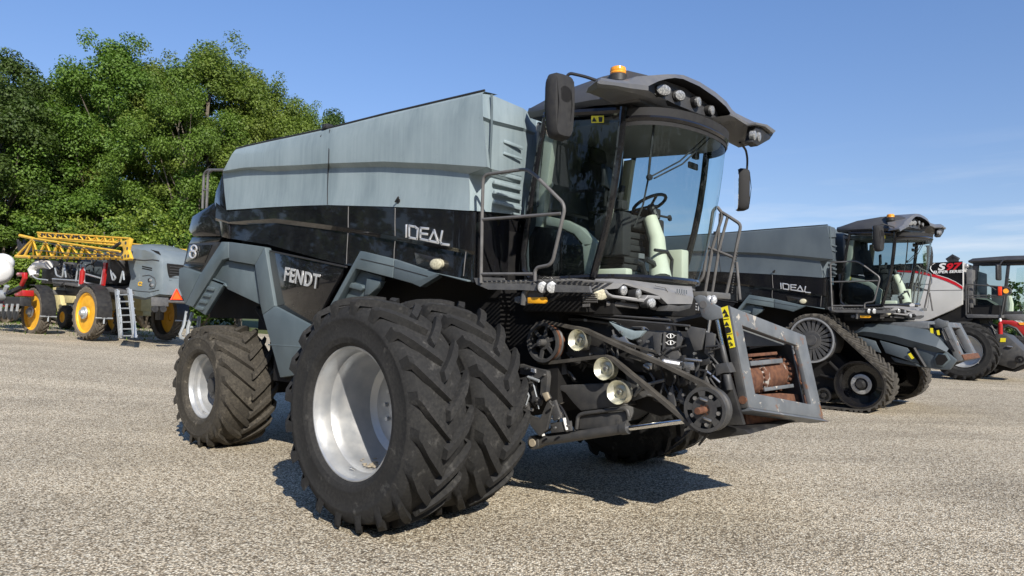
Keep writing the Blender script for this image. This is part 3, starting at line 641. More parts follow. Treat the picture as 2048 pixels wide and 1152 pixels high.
# mirrors
def mirror_body(c, w, h, d, yaw, arm, sg):
    b = MB(); M_ = Matrix.Rotation(yaw, 3, 'Z'); rows = []
    n = 24
    for dx, k in ((-d / 2, .88), (-d * .3, 1.0), (d * .2, .96), (d * .45, .82), (d * .5, .6)):
        r_ = []
        for j in range(n):
            t = 2 * math.pi * j / n; ex = 2 / 5
            yy = math.copysign(abs(math.cos(t)) ** ex, math.cos(t)) * w / 2 * k; zz = math.copysign(abs(math.sin(t)) ** ex, math.sin(t)) * h / 2 * (1 - (1 - k) * w / h)
            if zz < 0: yy *= 1 + .18 * zz / (h / 2)
            r_.append(c + M_ @ Vector((dx, yy, zz)))
        rows.append(r_)
    b.loft(rows, 0, True); b.f.append(list(range(len(b.v) - n, len(b.v)))); b.m.append(0)
    for yy in (-.27, .27): b.loft([[c + M_ @ Vector((d * .46, w * yy + s_ * .02, -h * .36)) for s_ in (-1, 1)], [c + M_ @ Vector((d * .62, w * yy * 1.05 + s_ * .012, h * .02)) for s_ in (-1, 1)], [c + M_ @ Vector((d * .46, w * yy * 1.1 + s_ * .02, h * .40)) for s_ in (-1, 1)]])
    b.disc(c + M_ @ Vector((d * .5, 0, h * .17)), w * .26, M_ @ Vector((1, 0, 0)), .03, 20)
    o = keep(b.build('mirror', 'seat_black', main, 0, 40))
    g = MB(); g.prism([p + M_ @ Vector((-.003, 0, 0)) for p in rows[0]], M_ @ Vector((-.004, 0, 0))); keep(g.build('mirror_glass', 'mirror_glass', o))
    keep(MB().tube(round_path(arm, .06), .0135, 8).build('mirror_arm', 'satin_black', o)); return o
cR = sv.on(1121, 214, 'y', -1.72)
mirror_body(cR, .27, .57, .13, R(-10), [cR + Vector((.04, .03, .1)), sv.on(1130, 160, 'y', -1.68), sv.on(1138, 146, 'y', -1.66), sv.on(1170, 153, 'y', -1.6), sv.on(1196, 162, 'y', -1.55)], -1)
cL = sv.on(1485, 380, 'y', 1.85)
mirror_body(cL, .24, .52, .14, R(38), [cL + Vector((.03, .0, .2)), sv.on(1494, 340, 'y', 1.85), sv.on(1495, 318, 'y', 1.84), sv.on(1492, 300, 'y', 1.75), sv.on(1480, 285, 'y', 1.5)], 1)
# --- platform and rails
pt_ = MB(); rx0 = sv.on(950, 568, 'y', SY).x; zf = 2.19
pt_.prism(Y(SY, (948, 556), (962, 556), (964, 566), (1057, 567), (1112, 569), (1178, 572), (1181, 585), (1112, 584), (1045, 580), (977, 579), (953, 569)), (0, .03, 0))
xs = [rx0 + .02 + i * .062 for i in range(19)]
for i, x in enumerate(xs): pt_.bx(x, x + .022, SY + .03, -.86, zf - .014, zf)
for y in (-1.35, -1.1, -.9): pt_.bx(xs[0], xs[-1], y, y + .012, zf - .038, zf - .002)
plat = keep(pt_.build('platform', 'platform_grey', main))
kb = MB().prism(Y(SY + .12, (962, 554), (1008, 556), (1012, 567), (965, 566)), (0, .008, 0)); keep(kb.build('kick_plate', 'platform_grey', plat))
hr = MB(); hy = SY - .01
hr.tube(round_path(Y(hy, (962, 566), (964, 440), (966.5, 350), (1052, 338), (1070, 350), (1126, 406), (1129, 420), (1106, 520), (1099, 530), (1075, 535), (1070, 542), (1070, 562)), .07), .0165, 9)
hr.tube(Y(hy, (964, 439), (1122, 427)), .015, 8); hr.tube(Y(hy, (962, 548), (1066, 548)), .015, 8); keep(hr.build('handrail', 'rail_grey', main))
h2 = MB(); hy = 1.5
def L(*p): return Y(hy, *p)
h2.tube(round_path(L((1388, 572), (1406, 556), (1426, 421), (1434, 413), (1446, 428), (1425, 494), (1409, 590)), .06), .02, 8)
h2.tube(L((1456, 431), (1438, 498), (1423.5, 590)), .018, 8); h2.tube(round_path(L((1444, 425), (1459, 434), (1482, 449), (1469, 514), (1452, 590)), .05), .02, 8)
h2.tube(L((1414, 494), (1469, 516)), .018, 8); h2.tube(L((1473, 524), (1480, 599)), .018, 8); h2.tube(L((1406, 584), (1453, 594)), .018, 8); h2.tube(L((1440, 427), (1436, 500)), .014, 6)
hd2 = keep(h2.build('handrail', 'rail_grey', main))
chn = MB(); P_ = L((1478, 478), (1475, 500), (1471, 530), (1467, 560), (1463, 590))
for i in range(4):
    for k in range(6): chn.sphere(P_[i].lerp(P_[i + 1], k / 6), .011, 6)
keep(chn.build('chain', 'charcoal', hd2))
pl2 = MB().bx(.4, 1.6, .9, 1.52, 2.1, 2.17); keep(pl2.build('far_platform', 'platform_grey', main, .008))
# ------------------------------------------------------------------ fascia and lamps under the windscreen (shared)
FP = curve_plan(1.30, [(-.12, 1.0), (.12, .96), (.32, .83), (.48, .62), (.58, .36), (.61, .15), (.61, 0)])
FPi = [(x - .10, y * .94) for x, y in FP]
def W(plan, *pts): return [sv.wall(px, py, plan) for px, py in pts]
fa = MB()
t0 = W(plan0, (1181, 566), (1190, 556), (1206, 556), (1222, 556), (1240, 557.5), (1256, 559.5), (1280, 563), (1303, 566), (1340, 570), (1382, 573))
t0 = [p + (Vector((0, 0, p.z)) - p) * 0 for p in t0]
t1 = W(FP, (1178, 573), (1188, 566), (1203, 565.5), (1219, 566), (1237, 567), (1252, 566), (1282, 572), (1306, 579), (1340, 583), (1387, 594))
t2 = W(FP, (1180, 576), (1190, 577.5), (1205, 578), (1222, 578), (1236, 577), (1247, 568), (1282, 579), (1317, 591), (1335, 608), (1384, 608))
fa.loft([[p + Vector((.01, 0, 0)) for p in t0], t1, t2, [p + Vector((-.06, 0, 0)) for p in t2]])
fascia = keep(fa.build('cab_fascia', 'fascia_grey', main, 0, 22))
fb_ = MB(); a = W(FP, (1212, 578), (1218, 586), (1226, 590), (1258, 594), (1290, 598), (1296, 590), (1321, 592)); q = W(FP, (1210, 583), (1217, 590), (1226, 595), (1258, 600), (1291, 605), (1298, 596), (1321, 599))
fb_.strip(a, q, (-.08, 0, 0)); fb_.tube(W(FP, (1336, 584), (1330, 575), (1311, 571)), .008, 5); keep(fb_.build('fascia_trim', 'fascia_grey', fascia, .004))
dk = MB(); a = W(FPi, (1180, 573), (1215, 572), (1260, 570), (1310, 580), (1340, 590), (1385, 600)); q = W(FPi, (1182, 600), (1215, 606), (1260, 610), (1310, 620), (1340, 622), (1385, 618)); dk.strip(a, q, (-.1, 0, 0)); keep(dk.build('fascia_backing', 'dark_mass', fascia))
for px, py, r1, r2, nm, mt_ in ((1202, 588, .075, .054, 'marker_lamp', 'lens_warm'), (1305, 606, .062, .044, 'marker_lamp', 'lens_bright'), (1248, 581, .038, .046, 'headlamp', 'lens_clear'), (1279, 588, .034, .046, 'headlamp', 'lens_clear')):
    c = sv.wall(px, py, FP); nrm = Vector((1, -.55 if px < 1260 else .0, -.05))
    k = MB().disc(c - nrm * .02, r1 * 1.18, nrm, .08, 20, r2 * 1.18); keep(k.build('lamp_rim', 'satin_black' if nm == 'headlamp' else 'charcoal', fascia))
    k = MB().disc(c, r1, nrm, .02, 20, r2, dome=.012); keep(k.build(nm, mt_, fascia))
bt = MB(); bt.strip(W(FP, (1338, 609), (1360, 612), (1384, 609)), W(FP, (1330, 622), (1358, 623), (1380, 617)), (-.1, 0, 0)); keep(bt.build('fascia_lower', 'charcoal', fascia, .004))
bg = MB()
for k in range(5): P_ = W([(x + .006, y) for x, y in FP], (1354.5 + k * 4.6, 577.5 + k * .7), (1354.5 + k * 4.6, 585.5 + k * .7)); bg.tube(P_, .006, 4)
keep(bg.pieces('fascia_badge', 'shield_grey', fascia))
br_ = MB().tube(W(FPi, (1213, 607), (1245, 609), (1276, 613)), .028, 8); keep(br_.build('light_bar', 'rail_grey', fascia))
# twin lamp beside the platform
ar = MB(); ar.tube(sv.y(-1.50, (1046, 610), (1049, 588), (1057, 576), (1070, 571)), .03, 8); ar.prism(sv.y(-1.49, (1049, 609), (1051, 588), (1060, 577), (1080, 574), (1083, 594), (1060, 608)), (0, .03, 0)); ar.prism(sv.y(-1.48, (1029, 594), (1040, 592), (1043, 600), (1036, 607), (1029, 604)), (0, .02, 0))
arm_ = keep(ar.build('lamp_bracket', 'platform_grey', plat, .003))
for px in (1085.5, 1103.5):
    c = sv.on(px, 574.5, 'y', -1.56); nr = Vector((.72, -.68, -.05)); k = MB().disc(c - nr * .01, .052, nr, .10, 20, .058); keep(k.build('work_light_body', 'satin_black', arm_)); k = MB().disc(c + nr * .004, .045, nr, .01, 20, .050, dome=.008); keep(k.build('work_light', 'lens_bright', arm_))
am = MB().prism(sv.y(-1.53, (1055, 595), (1090, 594), (1092, 602), (1088, 607), (1055, 606.5)), (0, .03, 0)); keep(am.build('reflector', 'amber_plate', arm_, .003))
hs = MB()
for k in range(4): hs.tube(sv.y(-1.2, (1092 + 3 * k, 606 - 2 * k), (1112 + 3 * k, 596 - 2 * k), (1140, 584 - 2 * k)), .012, 6)
keep(hs.build('hose', 'satin_black', plat))
cu_ = MB().bx(.5, 1.50, -.84, .84, 1.88, 2.12); cu_.bx(.5, 1.3, -1.0, 1.0, 1.9, 2.18); keep(cu_.build('cab_underside', 'dark_mass', main, .02))
vt = MB()
for k in range(5): vt.tube(sv.y(-1.02, (1166, 588 + 4 * k), (1195, 588 + 4 * k)), .006, 4)
vt.prism(sv.y(-1.03, (1165, 608), (1179, 607), (1179, 613), (1165, 614)), (0, .01, 0)); keep(vt.build('cab_vent', 'rail_grey', main))
# ------------------------------------------------------------------ feeder, drives and header frame of the front machine
E_ = []
dz = MB(); dz.prism([(.55, -.66, 1.86), (1.95, -.66, 1.80), (2.15, -.66, 1.02), (1.9, -.66, .95), (1.4, -.66, 1.05), (.6, -.66, 1.25)], (0, 1.32, 0)); feeder = dz.build('feeder_house', 'dark_mass', main, .02)
fp_ = MB(); fp_.prism(sv.y(-.70, (1062, 640), (1160, 640), (1225, 650), (1300, 662), (1420, 664), (1443, 700), (1487, 850), (1440, 850), (1370, 790), (1290, 745), (1180, 735), (1060, 725)), (0, .05, 0)); fp_.build('feeder_side', 'satin_black', feeder, .004)
pp = MB(); pp.prism(sv.y(-.80, (928, 556), (956, 572), (1045, 588), (1088, 616), (1072, 662), (1040, 716), (985, 700), (930, 610)), (0, .03, 0)); keep(pp.build('side_shield', 'charcoal', main, .003))
bl_ = MB()
for px, py in ((925, 586), (921, 592)): bl_.disc(sv.on(px, py, 'y', -.957), .012, (0, -1, 0), .02, 8)
bl_.prism(sv.y(-1.0, (905, 562), (912, 562), (911, 579), (903, 578)), (0, .01, 0)); keep(bl_.build('hazard_label', 'sticker_yellow', main))
lp_ = MB(); lp_.prism(sv.y(-.80, (1216, 642), (1244, 655), (1265, 662), (1290, 661), (1278, 675), (1262, 680), (1245, 672)), (0, .08, 0)); lp_.build('belt_guard', 'tank_grey', feeder, .008)
kp = MB(); kp.prism(sv.y(-.76, (1270, 676), (1283, 661), (1356, 662), (1366, 678), (1356, 699), (1362, 722), (1309, 743), (1306, 725), (1285, 715)), (0, .04, 0)); kp.prism(sv.y(-.79, (1369, 651), (1410, 658), (1402, 700), (1388, 702)), (0, .03, 0)); kp.prism(sv.y(-.77, (1412, 664), (1430, 668), (1425, 720), (1408, 706)), (0, .03, 0)); kpo = kp.build('cover_plate', 'plate_grey', feeder, .006)
gus = MB(); gus.prism(sv.y(-.80, (1305, 667), (1323, 665), (1319, 708), (1309, 709)), (0, .04, 0)); gus.prism(sv.y(-.80, (1326, 664), (1329, 664), (1327, 700), (1324, 708)), (0, .04, 0)); gus.build('gusset', 'plate_grey', kpo, .003)
pl_ = MB().prism(sv.y(-.763, (1328.5, 665.5), (1354, 664.5), (1353, 692), (1328, 691.5)), (0, -.004, 0)); plq = pl_.build('lever_decal', 'ink_black', kpo)
ic = MB()
for cy in (672, 685.5):
    ic.tube(sv.y(-.769, *[(1341 + 7.5 * math.cos(t * .785 + .39), cy + 4.5 * math.sin(t * .785 + .39)) for t in range(9)]), .0035, 4)
    ic.tube(sv.y(-.769, (1341, cy - 4), (1341, cy + 4)), .007, 4); ic.tube(sv.y(-.769, (1330, cy - 2), (1334, cy + 1)), .003, 4); ic.tube(sv.y(-.769, (1348, cy - 1), (1352, cy - 1)), .003, 4)
ic.build('decal_symbol', 'white_paint', plq)
# pulleys
def pulley(name, px, py, y, r, t, m1, spokes=0, face='zinc', nrm=(0, -1, 0)):
    c = sv.on(px, py, 'y', y); b = MB()
    if spokes:
        b.lathe([(-t, r), (-t, r * .84), (-t * .3, r * .82), (t, r * .82), (t, r), (t * .5, r * .93), (-t * .4, r * .93), (-t, r)], c, 'y', 40)
        b.lathe([(-t * .6, .001), (-t * .6, r * .36), (t * .4, r * .36)], c, 'y', 24); b.lathe([(-t * 2.2, .001), (-t * 2.2, r * .17), (-t * .5, r * .22)], c, 'y', 20)
        for i in range(spokes):
            a = 2 * math.pi * i / spokes + .3; d = Vector((math.cos(a), 0, math.sin(a))); b.box(c + d * r * .6 + Vector((0, -t * .3, 0)), (r * .52, t * .5, r * .17), Matrix.Rotation(-a, 3, 'Y'))
    else:
        b.lathe([(-t * .2, .001), (-t * .2, r * .28), (t * .1, r * .34), (t * .25, r * .62), (-t * .5, r * .84), (-t, r), (-t * .6, r * 1.0), (-t * .3, r * .9), (t * .4, r * .9), (t, r)], c, 'y', 40)
    o = b.build(name, m1, feeder, 0, 30); h = MB().disc(c + Vector((0, -t * (2.3 if spokes else .5), 0)), r * (.10 if spokes else .17), (0, -1, 0), t * 1.0, 6); h.build('hub_bolt', 'steel', o); return c, o
cb, _ = pulley('large_pulley', 1090, 684.5, -.95, .200, .045, 'charcoal', 6)
rg = MB().lathe([(-.03, .190), (.06, .190), (.06, .183), (-.03, .183)], cb + Vector((0, .02, 0)), 'y', 40); rg.build('belt_groove', 'rust', _)
pulley('idler_pulley', 1159.5, 680, -.90, .103, .048, 'zinc'); pulley('idler_pulley', 1212, 737, -.90, .106, .048, 'zinc'); pulley('idler_pulley', 1239.5, 784, -.90, .110, .048, 'zinc')
cd_ = sv.on(1412, 819, 'y', -.92); b = MB(); r = .188
b.lathe([(-.03, .001), (-.03, r * .52)], cd_, 'y', 40); b.lathe([(-.03, r * .52), (-.03, r * .60)], cd_, 'y', 40); b.lathe([(-.03, r * .84), (-.03, r), (.0, r), (.01, r * .93), (.05, r * .93), (.06, r), (.10, r)], cd_, 'y', 48)
for i in range(5):
    a = 2 * math.pi * i / 5 + .5
    b.lathe([(-.03, r * .58), (-.03, r * .86), (.02, r * .86)], cd_, 'y', 6, 0, a - .22, a + .22)
b.lathe([(.0, r * .55), (.0, .001)], cd_, 'y', 24); b.lathe([(.03, .001), (.03, r * .9)], cd_, 'y', 24)
dpl = b.build('drive_pulley', 'charcoal', feeder, 0, 30)
for i in range(5):
    a = 2 * math.pi * i / 5 + 1.1; k = MB().disc(cd_ + Vector((r * .66 * math.cos(a), -.035, r * .66 * math.sin(a))), .018, (0, -1, 0), .02, 6); k.build('hub_bolt', 'steel', dpl)
sh = MB().lathe([(-.16, .001), (-.16, .026), (-.155, .029), (-.03, .029), (-.03, .05), (-.0, .05)], cd_, 'y', 20); sh.build('shaft', 'rust', dpl)
for dx, dz in ((-.0, .085), (.035, -.075)): MB().box(cd_ + Vector((dx, -.045, dz)), (.075, .02, .022), Matrix.Rotation(.25, 3, 'Y')).build('shaft_key', 'steel', dpl, .008)
def belt(px, y0, wid, th, nm='drive_belt'):
    P_ = sv.y(y0, *px); b = MB(); rows = []
    for i, p in enumerate(P_):
        d = (P_[min(i + 1, len(P_) - 1)] - P_[max(0, i - 1)]).normalized(); n = Vector((-d.z, 0, d.x)) * th / 2
        rows.append([p + n + Vector((0, -wid / 2, 0)), p - n + Vector((0, -wid / 2, 0)), p - n + Vector((0, wid / 2, 0)), p + n + Vector((0, wid / 2, 0))])
    b.loft(rows, 0, True); b.build(nm, 'track_rubber', feeder, 0, 40)
belt([(1068, 662), (1078, 648), (1092, 643), (1121, 649), (1171, 660), (1260, 701), (1324, 727), (1414, 771), (1436, 788), (1447, 806)], -.90, .075, .034)
belt([(1078, 722), (1092, 726), (1103, 725), (1140, 721), (1171, 717), (1196, 714), (1212, 713), (1226, 717), (1259, 746), (1300, 779), (1363, 832), (1385, 852), (1402, 861)], -.90, .075, .034)
belt([(1130, 655), (1200, 672), (1260, 690), (1310, 703)], -.84, .02, .02, 'linkage_rod')
lk = MB(); lk.prism(sv.y(-.82, (1222, 672), (1228, 668), (1236, 676), (1248, 672), (1256, 684), (1270, 690), (1268, 700), (1250, 694), (1224, 682)), (0, .03, 0)); lk.build('tensioner_bracket', 'steel', feeder, .004)
ex_ = MB()
for px, yy in ((((1130, 705), (1175, 700), (1190, 716), (1152, 730)), -.78), (((1180, 690), (1215, 700), (1206, 727), (1176, 712)), -.80), (((1250, 746), (1286, 752), (1302, 790), (1264, 802)), -.79), (((1334, 792), (1345, 768), (1353, 834), (1340, 812)), -.84), (((1354, 792), (1362, 776), (1371, 812), (1360, 806)), -.83), (((1376, 762), (1411, 752), (1421, 776), (1386, 786)), -.80), (((1206, 730), (1217, 730), (1247, 784), (1233, 790)), -.82), (((1262, 702), (1300, 716), (1296, 728), (1258, 716)), -.79), (((1130, 668), (1150, 662), (1156, 700), (1136, 706)), -.78), (((1100, 730), (1128, 726), (1134, 748), (1106, 752)), -.84)): ex_.prism(sv.y(yy, *px), (0, .03, 0))
ex_.pieces('drive_bracket', 'plate_grey', feeder, .004)
ex_ = MB(); ex_.tube(sv.y(-.74, (1104, 637), (1170, 640), (1240, 650)), .014, 6); ex_.tube(round_path(sv.y(-.72, (1258, 664), (1264, 655), (1290, 655), (1297, 663)), .03), .012, 6); ex_.tube(sv.y(-.80, (1236, 690), (1234, 718)), .012, 6); ex_.tube(sv.y(-.80, (1296, 790), (1340, 800), (1366, 796)), .012, 6); ex_.tube(sv.y(-.82, (1268, 792), (1290, 770), (1330, 760)), .016, 6)
ex_.pieces('control_rod', 'platform_grey', feeder)
ex_ = MB()
for px, py in ((1169, 640), (1180, 708), (1142, 716), (1204, 716), (1276, 770), (1392, 768), (1250, 700), (1111, 740), (1340, 788), (1366, 790), (1300, 700), (1240, 664)): ex_.disc(sv.on(px, py, 'y', -.845), .014, (0, -1, 0), .03, 6)
ex_.pieces('bolt_head', 'steel', feeder)
ex_ = MB()
for px in (((1115, 760), (1125, 740), (1140, 744), (1150, 760)), ((1225, 660), (1230, 680), (1222, 700), (1230, 712)), ((1300, 746), (1310, 760), (1304, 780)), ((1392, 715), (1398, 730), (1390, 748), (1398, 768)), ((1344, 742), (1352, 756), (1346, 770)), ((1130, 620), (1180, 628), (1260, 634), (1340, 640)), ((1150, 626), (1220, 638), (1300, 645), (1380, 652))): ex_.tube(round_path(sv.y(-.80, *px), .05), .012, 6)
ex_.pieces('hydraulic_hose', 'charcoal', feeder)
# springs
def spring(a, q, r, turns, nm='spring'):
    a, q = Vector(a), Vector(q); d = (q - a).normalized(); u = d.cross(Vector((0, 1, 0))).normalized(); w = d.cross(u); n = turns * 9
    MB().tube([a.lerp(q, i / n) + (u * math.cos(i * 2 * math.pi / 9) + w * math.sin(i * 2 * math.pi / 9)) * r for i in range(n + 1)], r * .22, 5).build(nm, 'steel' if r > .024 else 'charcoal', feeder)
A = sv.y(-.84, (1328, 725), (1363, 731), (1305, 715), (1374, 735), (1374, 763), (1372, 728)); spring(A[0], A[1], .033, 13); MB().tube([A[2], A[0]], .012, 6).tube([A[2] + Vector((-.05, 0, .01)), A[2]], .03, 8).build('spring_eye', 'steel', feeder); spring(A[3], A[4], .022, 9)
hd = MB(); hd.box(sv.on(1380, 732, 'y', -.8), (.10, .06, .07)); hd.tube(sv.y(-.83, (1370, 718), (1404, 722)), .014, 6); hd.box(sv.on(1300, 732, 'y', -.8), (.07, .05, .06)); hd.tube(sv.y(-.82, (1288, 730), (1300, 738)), .02, 8); hd.pieces('pipe_fitting', 'steel', feeder, .006)
mess = MB(); rr = random.Random(3)
for k in range(26):
    x, y_ = rr.uniform(1290, 1440), rr.uniform(690, 790); p = sv.on(x, y_, 'y', -.75 - rr.random() * .06)
    if rr.random() < .5: mess.box(p, (rr.uniform(.03, .12), .05, rr.uniform(.03, .10)), Matrix.Rotation(rr.uniform(-.8, .8), 3, 'Y'))
    else:
        P_ = [p]; 
        for _i in range(4): P_.append(P_[-1] + Vector((rr.uniform(-.12, .12), rr.uniform(-.02, .03), rr.uniform(-.14, .03))))
        mess.tube(P_, .011, 5)
for px in (((1140, 712), (1190, 730), (1215, 728), (1250, 742)), ((1390, 770), (1400, 740), (1412, 742), (1407, 760)), ((1160, 736), (1164, 724), (1172, 730), (1165, 742)), ((1210, 690), (1212, 728)), ((1328, 765), (1320, 790), (1334, 800))): mess.tube(sv.y(-.82, *px), .012, 5)
mess.build('hydraulic_hoses', 'satin_black', feeder, .004)
spk = MB()
for px, py in ((1285, 657), (1335, 656), (1373, 657), (1322, 688), (1319, 708), (1344, 696), (1278, 682), (1388, 707), (1294, 683)): spk.disc(sv.on(px, py, 'y', -.80), .013, (0, -1, 0), .03, 6)
spk.pieces('bolt_head', 'steel', kpo)
# concave cover and lower left brackets
cv = MB(); cv.prism(sv.y(-.86, (1104, 772), (1216, 766), (1232, 780), (1252, 812), (1161, 822), (1146, 806), (1130, 786)), (0, .5, 0)); cvo = cv.build('stone_trap_cover', 'charcoal', feeder, .012)
cf = MB(); cf.tube(round_path(sv.y(-.87, (1153, 858), (1156, 832), (1166, 827), (1246, 817), (1255, 820), (1258, 834)), .04), .02, 7); cf.prism(sv.y(-.85, (1160, 832), (1250, 822), (1256, 856), (1158, 858)), (0, .03, 0)); cf.build('cover_frame', 'charcoal', cvo, .003)
bk = MB(); bk.prism(sv.y(-.98, (1040, 728), (1093, 742), (1095, 754), (1092, 786), (1080, 790), (1082, 758), (1040, 748)), (0, .06, 0)); bk.prism(sv.y(-1.0, (1082, 788), (1092, 785), (1098, 797), (1092, 803), (1082, 795)), (0, .05, 0)); bk.prism(sv.y(-.93, (1058, 748), (1070, 750), (1078, 800), (1072, 818), (1058, 800)), (0, .04, 0)); bk.prism(sv.y(-.95, (1058, 830), (1080, 838), (1096, 800), (1104, 812), (1092, 860), (1078, 872), (1060, 850)), (0, .04, 0)); bko = bk.build('axle_bracket', 'charcoal', main, .002, 20)
bx2 = MB()
for px, yy in ((((1052, 752), (1064, 750), (1066, 766), (1054, 768)), -1.0), (((1066, 790), (1084, 800), (1080, 812), (1062, 804)), -.99), (((1096, 806), (1110, 800), (1122, 836), (1108, 842)), -.93), (((1044, 800), (1058, 806), (1056, 830), (1044, 826)), -.97), (((1100, 846), (1140, 842), (1142, 862), (1102, 866)), -.90)): bx2.prism(sv.y(yy, *px), (0, .03, 0))
bx2.pieces('clevis_plate', 'plate_grey', bko, .002)
bx2 = MB()
for px, py in ((1059, 759), (1072, 801), (1103, 812), (1115, 836), (1050, 812), (1108, 856), (1134, 852), (1086, 750), (1050, 738)): bx2.disc(sv.on(px, py, 'y', -1.01), .012, (0, -1, 0), .03, 6)
bx2.pieces('bolt_head', 'steel', bko)
bx2 = MB(); bx2.tube(sv.y(-1.0, (1056, 754), (1078, 762)), .016, 8); bx2.tube(sv.y(-.98, (1066, 764), (1074, 796), (1078, 818)), .008, 5); bx2.tube(sv.y(-.98, (1048, 770), (1058, 792), (1050, 816)), .009, 5)
bx2.pieces('linkage_pin', 'alu', bko)
wl = MB().prism(sv.y(-.985, (1062, 736), (1072, 738), (1072, 746), (1062, 744)), (0, -.003, 0)); wl.build('small_label', 'white_paint', bko)
bz_ = MB().prism(sv.y(-1.05, (1083, 787), (1093, 784), (1098, 797), (1091, 803)), (0, .03, 0)); bz_.build('bracket_eye', 'tan_dirt', bko, .006)
hz = MB()
for px in (((1108, 840), (1106, 822), (1114, 815), (1125, 822), (1128, 840), (1134, 862)), ((1100, 800), (1120, 838), (1112, 850)), ((1086, 866), (1120, 850), (1130, 842)), ((1062, 770), (1075, 780), (1072, 800), (1060, 812)), ((1110, 800), (1126, 818), (1140, 850))): hz.tube(round_path(sv.y(-.86, *px), .05), .011, 6)
hz.build('hydraulic_hoses', 'satin_black', main)
wf = MB()
for px in (((1128, 836), (1130, 845), (1134, 860)), ((1060, 818), (1066, 820)), ((1084, 862), (1087, 872))): wf.tube(sv.y(-.90, *px), .017, 6)
wf.sphere(sv.on(1122, 798, 'y', -.7), .05, 10); wf.pieces('hose_fitting', 'white_paint', main)
# lift cylinder
lc = MB(); P_ = sv.y(-.84, (1073, 884), (1090, 881.5), (1249, 857), (1251, 856.7)); lc.tube(P_[1:3], .048, 16); lc.tube([P_[2] - (P_[2] - P_[1]).normalized() * .03, P_[3] + (P_[2] - P_[1]).normalized() * .03], .056, 16)
lc.lathe([(-.06, .03), (-.06, .07), (.06, .07), (.06, .03)], P_[0], 'y', 20); lc.tube([P_[0] + Vector((.03, 0, 0)), P_[1]], .05, 8); lc.box(sv.on(1237, 846, 'y', -.84), (.03, .03, .07))
lco = lc.build('lift_cylinder', 'charcoal', main, 0, 40); Q = sv.y(-.84, (1250, 857), (1392, 838)); MB().tube(Q, .026, 16).build('piston_rod', 'chrome', lco); MB().lathe([(-.075, .001), (-.075, .04), (.0, .04)], P_[0], 'y', 16).build('cylinder_pin', 'tan_dirt', lco)
pp_ = MB().tube(sv.y(-.80, (1080, 872), (1150, 862), (1240, 846)), .016, 6); pp_.build('oil_pipe', 'charcoal', lco)
# header frame (the face plate is tilted and leaning)
TL = sv.on(1457.5, 612, 'y', -.62); TR = sv.on(1611, 671, 'y', .78); BL = sv.on(1496.5, 815, 'y', -.62); BR = sv.on(1647.4, 838, 'y', .78)
nrm = (TR - TL).cross(BL - TL).normalized(); nrm = nrm if nrm.x > 0 else -nrm
def fq(u, v): return (TL * (1 - u) + TR * u) * (1 - v) + (BL * (1 - u) + BR * u) * v
pl0, plN = fq(.5, .5), nrm
def fpd(px, py, dep):
    d = sv.ray(px, py); return sv.o + d * ((pl0 - nrm * dep - sv.o).dot(plN) / d.dot(plN))
def fpx(px, py): d = sv.ray(px, py); return sv.o + d * ((pl0 - sv.o).dot(plN) / d.dot(plN))
ol = [fpx(*q) for q in ((1457.5, 611), (1611, 671), (1648, 838), (1496, 815))]; il = [fpx(*q) for q in ((1485, 651), (1596, 691), (1623.5, 809), (1511, 787))]
b = MB(); bk_ = nrm * -.05
b.loft([[ol[i % 4] for i in range(5)], [il[i % 4] for i in range(5)], [il[i % 4] + bk_ for i in range(5)], [ol[i % 4] + bk_ for i in range(5)], [ol[i % 4] for i in range(5)]])
frame = b.build('header_frame', 'frame_worn', main, .008)
lp2 = MB(); dn = (BL - TL).normalized(); lp2.prism([ol[3] + nrm * .0, ol[2] + nrm * .0, ol[2] + nrm * .05 + dn * .03, ol[3] + nrm * .05 + dn * .03], nrm * -.2); lp2.build('frame_lip', 'frame_worn', frame, .005)
bp = MB(); bp.prism([fpd(*q, .22) for q in ((1478, 640), (1604, 682), (1600, 698), (1562, 691), (1478, 693))], nrm * -.02); bp.build('cross_plate', 'frame_grey', frame, .003)
fl_ = MB(); fl_.prism([fpd(*q, .17) for q in ((1493, 849), (1490, 800), (1512, 789), (1560, 786), (1612, 790), (1622, 806), (1580, 838))], nrm * -.25); fl_.build('feeder_floor', 'rust', frame, .003)
fm = MB(); fm.prism([fq(u, v) - nrm * .60 for u, v in ((.02, .02), (.98, .02), (.98, 1.0), (.02, 1.0))], nrm * -.03); fm.build('feeder_mouth', 'dark_mass', frame); fw_ = MB(); fw_.prism([fq(.97, .06) - nrm * .15, fq(.97, .98) - nrm * .15, fq(.97, .98) - nrm * .60, fq(.97, .06) - nrm * .60], (0, .03, 0)); fw_.prism([fq(.03, .03) - nrm * .15, fq(.97, .03) - nrm * .15, fq(.97, .03) - nrm * .60, fq(.03, .03) - nrm * .60], (0, 0, .03)); fw_.prism([fq(.03, .99) - nrm * .1, fq(.97, .99) - nrm * .1, fq(.97, .97) - nrm * .60, fq(.03, .97) - nrm * .60], (0, 0, -.03)); fw_.build('mouth_wall', 'plate_grey', frame)

